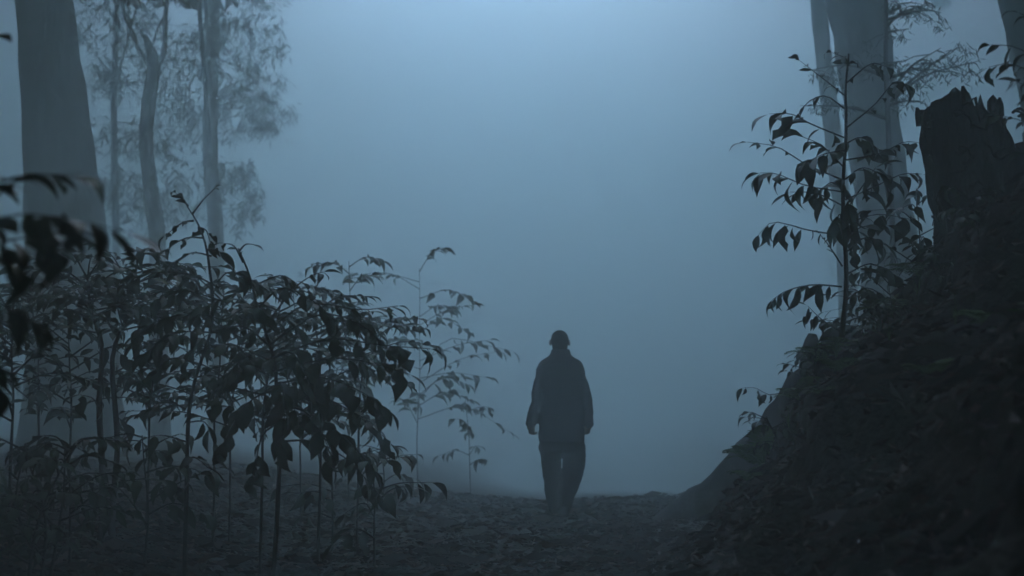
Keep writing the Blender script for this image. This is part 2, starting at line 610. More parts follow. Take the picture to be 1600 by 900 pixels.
# ---- the big leafy saplings on the left of the path
def left_plants():
    G = 'young broad-leaved plants'

    # plant with the long arching boughs that reach towards the walker
    Y = 5.6
    base = rooted(P(428, 760, 5.9))
    t = thing('sapling', base, 'leafy sapling arching towards the path with ragged leaf tips', 'sapling', G)
    sp = stem(t, [base - Vector((0, 0, .05)), P(436, 700, Y), P(432, 600, Y), P(415, 520, Y), P(395, 450, Y), P(372, 388, Y)], .013, .004, 18)
    S = lambda px, py, dy=0: P(px, py, Y + dy)
    spec = [
        ([(415, 520, 0), (480, 475, -.1), (560, 484, -.2), (622, 478, -.25)], 7, .13, .9, LEAVES),
        ([(420, 540, 0), (500, 490, -.1), (570, 512, -.2), (606, 545, -.25)], 8, .17, 1.3, BROAD),
        ([(425, 560, 0), (510, 530, -.2), (600, 540, -.3), (672, 545, -.35)], 8, .17, 1.0, BROAD),
        ([(430, 580, 0), (520, 560, -.2), (590, 570, -.3), (640, 585, -.35)], 10, .16, .9, BROAD),
        ([(430, 600, 0), (500, 590, -.1), (560, 610, -.2), (606, 640, -.2)], 11, .16, 1.4, BROAD),
        ([(434, 620, 0), (500, 620, .1), (560, 650, .1), (608, 690, .1)], 11, .15, 1.2, LEAVES),
        ([(434, 650, 0), (490, 650, -.1), (545, 690, -.15), (585, 735, -.2)], 11, .17, 1.3, BROAD),
        ([(436, 690, 0), (490, 690, .1), (545, 720, .15), (590, 770, .2)], 8, .15, 1.3, LEAVES),
        ([(434, 640, 0), (470, 640, -.3), (500, 670, -.45), (520, 720, -.5)], 8, .17, 1.6, BROAD),
        ([(425, 560, 0), (455, 550, -.25), (480, 590, -.4), (500, 640, -.5)], 8, .17, 1.6, BROAD),
        ([(415, 510, 0), (455, 455, .15), (485, 432, .2), (505, 425, .2)], 6, .13, .5, LEAVES),
        ([(405, 480, 0), (440, 450, -.1), (490, 470, -.15), (520, 500, -.2)], 8, .13, .8, LEAVES),
        ([(395, 450, 0), (410, 440, .1), (440, 430, .2), (460, 440, .2)], 5, .12, .6, LEAVES),
        ([(380, 410, 0), (366, 385, -.05), (350, 380, -.1)], 2, .09, .5, LEAVES),
        ([(374, 392, 0), (384, 382, .05), (396, 382, .05)], 2, .08, .7, LEAVES),
        ([(410, 500, 0), (380, 470, -.1), (340, 470, -.2), (310, 490, -.2)], 8, .14, .8, LEAVES),
        ([(420, 540, 0), (380, 510, .1), (330, 520, .2), (300, 545, .2)], 9, .14, .9, LEAVES),
        ([(428, 580, 0), (390, 560, -.2), (360, 580, -.3), (340, 620, -.4)], 9, .16, 1.3, BROAD),
        ([(432, 610, 0), (400, 620, -.2), (370, 650, -.3), (350, 690, -.3)], 7, .17, 1.5, BROAD),
        ([(436, 660, 0), (410, 680, -.2), (400, 720, -.3), (395, 740, -.3)], 4, .15, 1.6, BROAD),
        ([(432, 600, 0), (440, 600, -.3), (445, 640, -.45), (440, 690, -.5)], 7, .18, 1.8, BROAD),
    ]
    for pts, n, l, dr, ms in spec:
        branch(t, [S(*q) for q in pts], .006, int(n * 1.6), l * .88, dr * .62, t0=.15, meshes=ms)

    # plant with the upright shoot
    Y = 5.3
    base = rooted(P(292, 790, 5.9))
    t = thing('sapling', base, 'sapling whose upright leafy shoot crosses the slim straight trunk', 'sapling', G)
    sp = stem(t, [base - Vector((0, 0, .05)), P(291, 700, 5.8), P(305, 600, 5.6), P(330, 500, 5.45), P(328, 410, Y), P(310, 355, Y), P(288, 312, Y)], .012, .003, 20)
    S = lambda px, py, dy=0: P(px, py, Y + dy)
    for pts, n, l, dr in [
        ([(294, 322, 0), (285, 312, 0), (275, 302, -.05)], 3, .085, .3), ([(300, 335, 0), (318, 312, .05), (336, 294, .05)], 1, .06, .1),
        ([(302, 345, 0), (285, 348, -.05), (258, 368, -.1)], 3, .10, .5), ([(310, 355, 0), (322, 360, .1), (328, 378, .1)], 3, .11, .8),
        ([(318, 372, 0), (290, 372, .05), (262, 388, .05)], 4, .11, .5), ([(325, 390, 0), (345, 395, .1), (372, 430, .1)], 4, .12, .8),
        ([(330, 400, 0), (300, 395, -.1), (270, 410, -.1)], 4, .12, .5), ([(340, 440, 0), (360, 425, .1), (400, 440, .15)], 6, .13, .6),
        ([(342, 450, 0), (300, 430, .1), (240, 425, .2), (200, 440, .3)], 8, .13, .5), ([(345, 470, 0), (290, 455, -.1), (240, 470, -.2)], 8, .14, .6),
        ([(350, 500, .1), (300, 490, .1), (250, 500, .2), (215, 520, .2)], 9, .14, .6), ([(350, 500, .1), (390, 480, .1), (430, 500, .2)], 8, .14, .7),
        ([(340, 520, .1), (280, 520, -.1), (230, 550, -.2)], 9, .14, .8), ([(330, 540, .2), (370, 540, -.1), (400, 580, -.2)], 8, .15, 1.0),
        ([(310, 570, .3), (270, 560, .1), (230, 590, 0)], 7, .14, .9), ([(300, 590, .3), (340, 590, .1), (370, 640, 0)], 6, .15, 1.3),
        ([(292, 660, .4), (320, 660, .2), (335, 690, .1)], 3, .15, 1.5), ([(290, 690, .4), (250, 680, .2), (215, 690, .1)], 3, .15, .9),
        ([(290, 720, .4), (305, 715, .2), (330, 735, .1)], 3, .16, .4), ([(290, 730, .4), (275, 730, .2), (255, 750, .1)], 4, .17, .9),
        ([(290, 640, .4), (260, 625, .3), (235, 640, .2)], 4, .12, .9),
    ]:
        branch(t, [S(*q) for q in pts], .005, int(n * 1.8 + .5) if pts[0][1] > 420 else n, l * .85, dr * .6, t0=.2)
    put_leaf(t.children[3], P(236, 436, 5.2), Vector((.8, .1, -.1)), Vector((0, -.6, 1)), .10, YELLOW)

    # pair of bare lower stems with layered foliage above
    for i, (px, Yb, lab, top) in enumerate([(157, 6.3, 'thin bare-stemmed sapling, left one of the close pair of stems', (135, 430)),
                                            (178, 6.5, 'thin bare-stemmed sapling, right one of the close pair of stems', (215, 415))]):
        base = rooted(P(px, 815, Yb))
        t = thing('sapling', base, lab, 'sapling', G)
        sp = stem(t, [base - Vector((0, 0, .05)), P(px + 2, 700, Yb), P(px, 560, Yb), P((px + top[0]) / 2, 490, Yb), P(top[0], top[1], Yb)], .022, .006, 16, mat='bark_brown')
        bushy(t, sp, 22, .13, .75, 9, (.62, 1.0), rise=.08, droop=.1, spread=.95)
        bushy(t, sp, 3, .15, .25, 3, (.2, .55), rise=.05, droop=.8)

    # behind them, deeper in the haze
    for px, py, Yb, top, nb, lf, ln, lab in [
        (545, 770, 10.8, (545, 408), 18, 9, .58, 'hazy upright sapling with a leafy crown behind the arching boughs'),
        (470, 770, 9.0, (455, 440), 20, 12, .65, 'sapling with crowded small leaves above the arching boughs'),
        (652, 768, 14.0, (655, 420), 18, 9, .8, 'pale misty sapling with a thin straight stem nearest the walker'),
        (60, 800, 7.5, (50, 470), 20, 12, .75, 'hazy sapling in front of the broad left trunk'),
        (360, 790, 7.2, (385, 470), 20, 12, .7, 'sapling hidden in the thick of the left foliage'),
        (232, 800, 6.9, (255, 450), 20, 12, .65, 'sapling in the left foliage just right of the paired stems'),
        (500, 775, 6.7, (488, 480), 18, 11, .6, 'sapling in the thick foliage under the arching boughs'),
        (110, 805, 6.9, (100, 455), 20, 12, .75, 'sapling in the left foliage just left of the paired stems'),
        (410, 785, 6.2, (440, 470), 20, 12, .6, 'sapling crowding behind the arching sapling'),
        (335, 795, 6.9, (350, 455), 20, 12, .7, 'sapling behind the upright leafy shoot'),
        (560, 775, 7.8, (575, 520), 16, 10, .55, 'low-topped sapling under the tips of the arching boughs'),
        (18, 810, 5.6, (15, 480), 18, 11, .6, 'dark sapling at the left edge above the low bush'),
    ]:
        base = rooted(P(px, py, Yb))
        t = thing('sapling', base, lab, 'sapling', G)
        sp = stem(t, [base - Vector((0, 0, .05)), P(px, 680, Yb), P((px * 2 + top[0]) / 3 + 3, 560, Yb), P(top[0], top[1], Yb)], .009, .003, 16)
        bushy(t, sp, nb, min(.017 * Yb, .2), ln * max(1, Yb / 9), lf + 1, (.36, 1.0), rise=.1, droop=.16, spread=.95)
        if Yb > 12:
            a = on_path(sp, .62)
            branch(t, [a, P(700, 530, Yb), P(760, 540, Yb - .1), P(800, 548, Yb - .2)], .006, 9, .19, 1.4)
            branch(t, [on_path(sp, .5), P(690, 590, Yb), P(730, 600, Yb)], .006, 6, .19, 1.0)

    # low undergrowth beside the path
    for px, py, Yb, h, lab in [(735, 775, 14, 150, 'faint low sapling in the mist beside the walker'),
                               (600, 785, 9.8, 110, 'low leafy seedling at the left verge of the path'),
                               (520, 775, 7.4, 130, 'low seedling under the arching boughs'),
                               (230, 810, 6.0, 130, 'low seedling between the paired stems and the next'),
                               (110, 830, 5.6, 140, 'low seedling in front of the paired stems'), (585, 790, 6.6, 90, 'smallest seedling below the drooping bough tips')]:
        base = rooted(P(px, py, Yb))
        t = thing('seedling', base, lab, 'seedling', G)
        top = P(px - 8, py - h, Yb)
        sp = stem(t, [base - Vector((0, 0, .03)), base.lerp(top, .5) + Vector((.02, 0, 0)), top], .008, .003, 10)
        bushy(t, sp, 8, .15, .4, 5, (.25, 1.0), rise=.2, droop=.7)

    # dark low bush in the left corner
    base = rooted(P(55, 830, 5.0))
    t = thing('bush', base, 'dark low bush in the left corner by the paired stems', 'bush')
    for k in range(4):
        top = P(R.uniform(0, 120), R.uniform(650, 700), 5.0 + R.uniform(-.3, .3))
        sp = stem(t, [base + Vector((R.uniform(-.1, .1), R.uniform(-.1, .1), -.03)), base.lerp(top, .5) + Vector((R.uniform(-.08, .08), 0, 0)), top], .009, .003, 8)
        bushy(t, sp, 9, .10, .35, 7, (.15, 1.0), rise=.2, droop=.5)

    # very close plant, out of focus at the left edge
    Y = 2.5
    base = rooted(P(-190, 1000, 2.7))
    t = thing('shrub', base, 'close blurred big-leaved shrub leaning in from the left edge', 'shrub')
    sp = stem(t, [base - Vector((0, 0, .05)), P(-160, 800, 2.6), P(-120, 560, Y), P(-90, 330, Y), P(-110, 60, Y)], .016, .006, 16)
    S = lambda px, py, dy=0: P(px, py, Y + dy)
    for pts, n, l, dr in [
        ([(-100, 400, 0), (-20, 320, 0), (40, 275, .05), (110, 275, .05)], 6, .085, .5), ([(-100, 420, 0), (-10, 345, -.1), (80, 338, -.1), (195, 362, -.1)], 7, .10, .8),
        ([(-105, 440, 0), (0, 380, .1), (60, 370, .1), (100, 360, .1)], 6, .10, 1.5), ([(-110, 480, 0), (-40, 400, -.1), (20, 410, -.1)], 5, .10, 1.0),
        ([(-115, 540, 0), (-50, 470, .1), (10, 480, .1), (50, 500, .2)], 5, .09, .8), ([(-90, 330, 0), (-40, 300, -.1), (0, 285, -.1)], 5, .09, .7),
        ([(-130, 620, 0), (-70, 560, 0), (-15, 570, .05)], 4, .08, .8), ([(-100, 210, 0), (-60, 195, 0), (-22, 192, .05)], -1, .03, .4),
        ([(-105, 100, 0), (-50, 62, 0), (-20, 56, .05)], -2, .085, .05), ([(-140, 700, 0), (-80, 680, .1), (-20, 720, .1)], 5, .09, .8),
        ([(-120, 560, 0), (-60, 540, -.2), (-10, 600, -.2)], 4, .08, 1.0),
    ]:
        branch(t, [S(*q) for q in pts], .004, n + 3, l * 1.22, dr * .5, t0=.3, spread=.6, meshes=LEAVES + BROAD)


left_plants()


def shade_thickets():
    """unseen thickets added to keep light off the near path and outer mist"""
    for x, y, rx, ry, h, lab in [(-3.6, 1.8, 1.5, 1.6, 4.6, 'unseen dense thicket added to shade the near path on the left'), (-3.4, -2.2, 2.0, 1.6, 4.8, 'dense thicket added behind the viewer on the left for shade'),
                                 (.2, -4.2, 2.2, 1.2, 4.6, 'dense thicket added across the path behind the viewer for shade'), (3.6, -2.0, 1.8, 1.8, 4.8, 'dense thicket added behind the viewer on the right for shade'),
                                 (4.2, 2.2, 1.5, 1.7, 5.2, 'unseen dense thicket added on top of the near bank for shade'),
                                 (-3.2, 3.0, .9, .9, 4.2, 'unseen dense thicket added just outside the left edge for shade'), (7.0, 8.5, 2.0, 2.2, 7.0, 'unseen high thicket added beyond the right edge to shade behind the bank'),
                                 (9.2, 13, 2.4, 2.4, 8.5, 'unseen high thicket added beyond the right edge to shade the deep mist'), (11.5, 18.5, 2.6, 2.6, 9.5, 'unseen highest thicket added beyond the right edge to shade the deep mist'),
                                 (-7.2, 9.0, 2.0, 2.2, 7.0, 'high shade thicket added beyond the left edge'), (-10.5, 14.5, 2.4, 2.4, 8.5, 'high thicket beyond the left edge, deep in the mist, unseen, to cut side light')]:
        b = Vector((x, y, gz(x, y)))
        t = thing('thicket', b, lab, 'thicket', 'unseen thickets added for shade')
        lv = MB()
        for k in range(9):
            e = b + Vector((R.uniform(-.8, .8) * rx, R.uniform(-.8, .8) * ry, h * R.uniform(.6, 1)))
            stem(t, [b + Vector((R.uniform(-.3, .3), R.uniform(-.3, .3), -.05)), b.lerp(e, .5) + Vector((.1, 0, 0)), e], .02, .006, 8)
        drooping_leaves(lv, b + Vector((0, 0, h * .55)), (rx, ry, h * .5), 2600, (.22, .36), .4, .6)
        tag(link('foliage', lv.mesh(M['gum_leaf'], 'foliage', False), t), kind='stuff')



# ------------------------------------------------------------------ trees
def drooping_leaves(mb, centre, rad, n, L=(.12, .2), W=.16, hang=.8, rr=R):
    for _ in range(n):
        while True:
            q = Vector((rr.uniform(-1, 1), rr.uniform(-1, 1), rr.uniform(-1, 1)))
            if q.length < 1: break
        c = centre + Vector((q.x * rad[0], q.y * rad[1], q.z * rad[2]))
        d = Vector((rr.uniform(-1, 1), rr.uniform(-1, 1), -hang * rr.uniform(.3, 1.6))).normalized()
        s = d.cross(Vector((rr.uniform(-1, 1), rr.uniform(-1, 1), rr.uniform(-1, 1))))
        if s.length < .05: continue
        s.normalize()
        l = rr.uniform(*L)
        w = l * W
        mb.add([c, c + d * l * .4 + s * w * .5, c + d * l, c + d * l * .45 - s * w * .5], [(0, 1, 2, 3)])


def foliage_sprays(mb, tw, start, end, n, leaf, rad, nleaf, r=.02):
    """a bough with clumps of hanging leaves: leaves to mb, wood to tw"""
    path = catmull(arch(start, end, .08, .1), 10)
    V, F = tube(path, [r * (1 - .08 * i) for i in range(11)], 5)
    tw.add(V, F)
    for k in range(n):
        p = on_path(path, .25 + .75 * (k + R.random()) / n)
        e = p + Vector((R.uniform(-1, 1) * rad, R.uniform(-1, 1) * rad, R.uniform(-.7, .5) * rad))
        V, F = tube([p, p.lerp(e, .5) + Vector((0, 0, .1 * rad)), e], [r * .35, r * .25, r * .12], 4)
        tw.add(V, F)
        drooping_leaves(mb, e, (rad * .42, rad * .42, rad * .36), nleaf, leaf)


def tree(name, label, trunk_pts, radii, mat, sprays=(), canopy=(), leaf=(.12, .2), nleaf=26, limbs=(), cat='tree', sides=16, seed=0, wob=.12, group='trees in the mist'):
    base = trunk_pts[0]
    t = thing(name, base, label, cat, group)
    n = 26
    path = catmull(trunk_pts, n)
    k = len(radii) - 1
    rad = [np.interp(i / n * k, range(k + 1), radii) for i in range(n + 1)]
    rad[0] *= 1.25
    rad[1] *= 1.06
    V, F = tube(path, rad, sides, wob=wob, flute=.03, seed=seed)
    link('trunk', mesh_from(V, F, M[mat], 'trunk'), t)
    for pts, r0, r1 in limbs:
        pp = catmull(pts, 12)
        V, F = tube(pp, [r0 + (r1 - r0) * i / 12 for i in range(13)], 7, wob=.15)
        link('limb', mesh_from(V, F, M[mat], 'limb'), t)
    lv, tw = MB(), MB()
    for a, b, nn, rd in sprays:
        foliage_sprays(lv, tw, a, b, nn, leaf, rd, nleaf)
    for c, rd, nn in canopy:          # unseen crown: boughs to leafy clumps, placed to shade the mist
        top = path[-1]
        a0 = min(path, key=lambda p: abs(p.z - (c.z - 2.2)))
        V, F = tube([a0, a0.lerp(c, .5) + Vector((0, 0, .2)), c], [radii[-1] * .6, radii[-1] * .4, .03], 6)
        tw.add(V, F)
        drooping_leaves(lv, c, rd, nn * 3, (.35, .6), .34, .45)
    if lv.v:
        tag(link('crown', lv.mesh(M['gum_leaf'], 'crown', False), t), kind='stuff')
    if tw.v:
        link('boughs', tw.mesh(M[mat], 'boughs'), t)
    return t


def trees():
    def at(px, py, Y): return P(px, py, Y)
    def ground_at(px, Y):
        p = P(px, 700, Y)
        return Vector((p.x, p.y, gz(p.x, p.y) - .1))
    V3 = Vector
    # broad trunk on the far left
    Y = 17
    tree('broad_tree', 'broad misty trunk at the far left, thickest on that side',
         [ground_at(118, Y), at(112, 450, Y), at(100, 300, Y), at(85, 150, Y), at(68, 0, Y), at(40, -250, Y), at(20, -500, Y), V3((-7.6, 15.2, 17)), V3((-7.8, 15.4, 23))],
         [.70, .63, .56, .49, .43, .38, .32, .24, .12], 'bark_grey', canopy=[(V3((-8, 15, 10.5)), (2.6, 2.6, 1.5), 900), (V3((-5.2, 12.5, 9.8)), (2.3, 2.5, 1.3), 800), (V3((-8.5, 18, 11)), (2.6, 2.6, 1.5), 800), (V3((-7.8, 15, 24)), (3.4, 3.4, 2.4), 700), (V3((-9.5, 17, 21)), (2.6, 2.6, 1.8), 500)], sides=24, seed=2)
    # forked snag
    Y = 20
    tree('forked_snag', 'thin crooked trunk with a snapped top and two curving limbs',
         [ground_at(250, Y), at(247, 400, Y), at(238, 310, Y), at(228, 220, Y), at(236, 140, Y), at(240, 95, Y), at(226, 56, Y)],
         [.17, .15, .138, .127, .133, .12, .045], 'bark_brown', sides=12, seed=5, wob=.2,
         limbs=[([at(238, 108, Y), at(215, 75, Y), at(200, 40, Y), at(186, -10, Y), at(170, -90, Y), at(165, -200, Y)], .05, .028),
                ([at(240, 115, Y), at(256, 80, Y), at(258, 30, Y), at(263, -20, Y), at(268, -120, Y)], .056, .03),
                ([at(214, 66, Y), at(204, 40, Y + .1), at(198, 0, Y + .1), at(196, -60, Y + .2)], .031, .019),
                ([at(238, 70, Y), at(246, 45, Y), at(258, 20, Y)], .022, .012),
                ([at(226, 62, Y), at(219, 48, Y), at(214, 40, Y)], .027, .008)])
    # slim straight gum tree with hanging foliage to its right
    Y = 23
    sprays = []
    for a, b, nn, rd in [((332, 40), (430, 60), 9, .55), ((330, 90), (445, 140), 9, .5), ((330, 150), (420, 120), 8, .5), ((330, 170), (430, 190), 8, .45),
                         ((328, 20), (410, 10), 7, .5), ((328, 200), (385, 180), 6, .45), ((330, 300), (400, 280), 7, .42), ((332, 330), (385, 330), 5, .4),
                         ((330, 110), (380, 90), 6, .5), ((330, 60), (375, 30), 5, .4), ((335, 270), (360, 255), 4, .4)]:
        sprays.append((at(a[0], a[1], Y), at(b[0], b[1], Y + R.uniform(-.3, 1.2)), nn, rd * 1.5))
    tree('slim_gum_tree', 'slim straight misty trunk with hanging leaves on its right',
         [ground_at(340, Y), at(338, 400, Y), at(329, 250, Y), at(329, 150, Y), at(333, 0, Y), at(338, -250, Y), at(330, -480, Y)],
         [.175, .16, .158, .158, .148, .12, .09], 'bark_brown', sprays, canopy=[(V3((-4.6, 14.8, 10)), (1.9, 2.3, 1.3), 600), (V3((-3.2, 9.2, 8.6)), (1.3, 2, 1.0), 450)], sides=12, seed=7, leaf=(.17, .3), nleaf=34)
    # dim tree behind, between broad trunk and snag
    Y = 24
    sprays = []
    for a, b in [((185, 60), (280, 40)), ((180, 130), (285, 150)), ((180, 190), (270, 220)), ((180, 240), (290, 260)), ((178, 120), (130, 60)), ((178, 280), (280, 320)),
                 ((180, 90), (300, 110)), ((178, 320), (290, 350)), ((180, 30), (150, 10)), ((180, 220), (310, 200))]:
        sprays.append((at(a[0], a[1], Y), at(b[0], b[1], Y + R.uniform(-1, 1)), 8, .95))
    tree('dim_gum_tree', 'very faint tree of hanging leaves behind the crooked snag',
         [ground_at(186, Y), at(182, 400, Y), at(178, 200, Y), at(182, 0, Y), at(186, -200, Y), at(190, -330, Y)],
         [.10, .085, .07, .06, .06, .05], 'bark_grey', sprays, canopy=[(V3((-6.8, 20.5, 10.5)), (2.4, 2.4, 1.4), 600)], sides=10, seed=9, leaf=(.2, .34), nleaf=30)

    # pale trunk on the right and its thinner neighbour
    Y = 14.5
    tree('pale_tree', 'big pale smooth trunk on the right behind the sapling',
         [ground_at(1400, Y), at(1392, 420, Y), at(1378, 300, Y), at(1362, 170, Y), at(1348, 60, Y), at(1336, 0, Y), at(1305, -250, Y), at(1290, -520, Y), V3((4.6, 14.6, 17)), V3((4.8, 14.6, 23))],
         [.44, .365, .35, .345, .375, .387, .36, .31, .22, .12], 'bark_pale', canopy=[(V3((5.4, 12.5, 11)), (2.5, 2.7, 1.5), 900), (V3((4.6, 8.6, 9.6)), (2.0, 2.4, 1.2), 700), (V3((7.5, 10, 10.5)), (2.4, 2.6, 1.4), 700), (V3((5, 12.5, 24)), (3.4, 3.4, 2.4), 700), (V3((7, 13.5, 21)), (2.8, 2.8, 1.8), 500)], sides=32, seed=12, wob=.14)
    Y = 20
    tree('slender_pale_tree', 'thin pale trunk just left of the big pale one',
         [ground_at(1330, Y), at(1322, 400, Y), at(1306, 250, Y), at(1294, 150, Y), at(1284, 60, Y), at(1279, 0, Y), at(1270, -250, Y), at(1270, -420, Y)],
         [.18, .17, .16, .15, .15, .158, .145, .12], 'bark_pale', canopy=[(V3((5.4, 17.5, 11)), (2.2, 2.4, 1.4), 600)], sides=14, seed=14, wob=.06)
    # unseen trees added round the view; their crowns darken near and side mist
    for i, (x, y, h, lab, cl) in enumerate([
            (-5.2, 3.0, 7.5, 'unseen tall tree added on the left, crown shading the near path', [(-4.6, 3.5, 7.6, 3.0, 3.2), (-1.6, 4.2, 7.4, 2.6, 2.8), (-6.5, 7.5, 8.2, 2.8, 3.0), (-6.0, 10.4, 9.0, 2.2, 2.2)]),
            (4.9, 1.5, 7.5, 'unseen tall tree added on the right, crown shading the near bank', [(4.6, 2.2, 7.4, 3.0, 3.2), (1.6, 1.8, 7.2, 2.8, 3.0), (6.2, 5.0, 8.0, 2.6, 2.8), (3.2, 5.6, 7.0, 2.4, 2.2)]),
            (-3.6, -4.0, 7.5, 'tall tree added behind the viewer on the left for shade', [(-4, -4, 7.5, 3.4, 3.4), (-.5, -1.8, 7.3, 3.0, 3.0), (-6, 0, 8, 2.8, 2.8), (-7, -7, 8, 3, 3)]),
            (4.0, -5.5, 7.5, 'tall tree added behind the viewer on the right for shade', [(3.6, -5.2, 7.5, 3.4, 3.4), (.4, -7, 7.8, 3.2, 3.2), (6, -2, 8, 2.8, 2.8), (8, -6, 8, 3, 3)]),
            (9.5, 9.0, 18, 'unseen tall tree added beyond the right edge to shade behind the bank', [(9, 8, 9.6, 3.2, 3.2), (8.2, 12, 10.2, 3.0, 3.0), (11.5, 11, 10.5, 3, 3), (7.4, 15.4, 10.6, 2.4, 2.4), (6.4, 9.6, 9.4, 2.2, 2.2), (8.5, 9, 19.5, 4.2, 4.4), (11, 5, 18.5, 4, 4), (5.0, 9.3, 6.7, 1.8, 1.8), (7.4, 11, 7.6, 1.9, 1.9), (6.0, 13.0, 8.4, 1.9, 1.9)]),
            (12.5, 17.5, 19, 'unseen tall tree added beyond the right edge to shade the deep mist', [(10, 16, 11.4, 3.2, 3.2), (8.2, 19.5, 12, 3.0, 3.2), (13, 20, 12, 3, 3), (7.2, 23.5, 12.6, 2.6, 3), (5.4, 15.2, 10.6, 2.0, 2.4), (5.8, 19.6, 11.8, 2.2, 2.6), (4.8, 11.4, 9.6, 1.7, 2.0), (9.5, 17, 20.5, 4.6, 4.6), (15, 16, 20, 4.5, 4.5), (7.0, 17, 10.2, 2.2, 2.2), (9.2, 21.5, 11.9, 2.6, 2.6)]),
            (17, 26, 20, 'unseen tall tree added far beyond the right edge for shade', [(13, 25, 15, 3.4, 3.4), (10, 28, 16, 3.4, 3.4), (17, 27, 15, 3.4, 3.4), (6.8, 26, 16.5, 2.8, 3), (7.5, 32, 18.5, 3.2, 3.2), (11, 26, 21.5, 4.8, 4.8), (12, 35, 22, 5, 5), (18, 24, 21, 5, 5)]),
            (-10, 10.5, 18, 'unseen tall tree added beyond the left edge for shade near the broad trunk', [(-9.5, 9, 9.6, 3.2, 3.2), (-10.5, 13, 10.4, 3.2, 3.2), (-12.5, 9, 10, 3, 3), (-9.5, 9.5, 19.5, 4.4, 4.4), (-12, 5, 18.5, 4, 4), (-5.0, 9.3, 6.9, 1.8, 1.8), (-7.4, 11, 7.8, 1.9, 1.9), (-6.2, 13.4, 8.8, 1.9, 1.9)]),
            (-13.5, 19, 19, 'unseen tall tree added beyond the left edge to shade the deep mist', [(-11, 18, 11.4, 3.2, 3.2), (-8.6, 21.5, 12.0, 3.0, 3.0), (-13, 22, 12, 3, 3), (-6.2, 17.5, 10.9, 1.8, 2.2), (-5.2, 20.5, 11.8, 2.0, 2.4), (-5.0, 13.0, 10.2, 1.6, 1.8), (-10.5, 19, 20.5, 4.6, 4.6), (-16, 17, 20, 4.5, 4.5), (-7.4, 17.2, 10.4, 2.0, 2.0), (-9.6, 21.5, 12, 2.6, 2.6)]),
            (-18, 27, 20, 'unseen tall tree added far beyond the left edge for shade', [(-14, 26, 15, 3.4, 3.4), (-10.5, 27.5, 16, 3.2, 3.2), (-18, 28, 15, 3.4, 3.4), (-6.8, 26, 16.5, 2.8, 3), (-7.5, 32, 18.5, 3.2, 3.2), (-12, 27, 21.5, 4.8, 4.8), (-13, 35, 22, 5, 5), (-19, 24, 21, 5, 5)])]):
        b = Vector((x, y, gz(x, y) - .1))
        tree('added_shade_tree', lab, [b, b + V3((.05, .1, 2.5)), b + V3((-.05, .1, 5)), V3((x * .98, y, h + 1.5))], [.26, .22, .19, .12], 'bark_grey',
             canopy=[(V3((a[0], a[1], a[2])), (a[3], a[4], 1.0 if a[3] < 3.8 else 1.6), 800 if a[3] < 3.8 else 1500) for a in cl], sides=12, seed=30 + i)
    # far right leaning trunk
    Y = 13
    tree('leaning_tree', 'dark leaning trunk cut by the right edge behind the stump',
         [ground_at(1690, Y), at(1662, 400, Y), at(1632, 200, Y), at(1602, 60, Y), at(1588, 0, Y), at(1555, -200, Y), at(1540, -450, Y)],
         [.26, .24, .225, .215, .215, .2, .16], 'bark_grey', canopy=[(V3((6.3, 11, 9.5)), (2.2, 2.2, 1.2), 600), (V3((4.8, 6.5, 8.4)), (1.8, 2.0, 1.0), 600)], sides=16, seed=16)
    # thin small-leaved tree in front of the pale trunk's right edge
    Y = 11
    sprays = []
    for a, b, nn, rd in [((1386, 40), (1450, 8), 6, .22), ((1386, 60), (1420, 45), 5, .2), ((1386, 30), (1470, 20), 5, .18), ((1390, 150), (1470, 75), 7, .24),
                         ((1395, 150), (1490, 80), 6, .22), ((1395, 155), (1530, 95), 9, .24), ((1390, 165), (1430, 160), 5, .22), ((1386, 110), (1410, 95), 3, .18),
                         ((1388, 20), (1400, 4), 4, .18), ((1384, 120), (1262, 110), 7, .2), ((1384, 185), (1250, 165), 6, .16), ((1395, 120), (1440, 110), 5, .2)]:
        sprays.append((at(a[0], a[1], Y), at(b[0], b[1], Y + R.uniform(-.2, .3)), nn, rd * 1.1))
    tree('small_leaved_tree', 'thin stem with feathery leaf sprays between pale trunk and stump',
         [ground_at(1400, Y), at(1396, 400, Y), at(1388, 200, Y), at(1384, 80, Y), at(1386, -20, Y), at(1390, -120, Y)],
         [.03, .028, .025, .022, .02, .012], 'bark_brown', sprays, sides=8, seed=18, leaf=(.06, .11), nleaf=15)


trees()
shade_thickets()


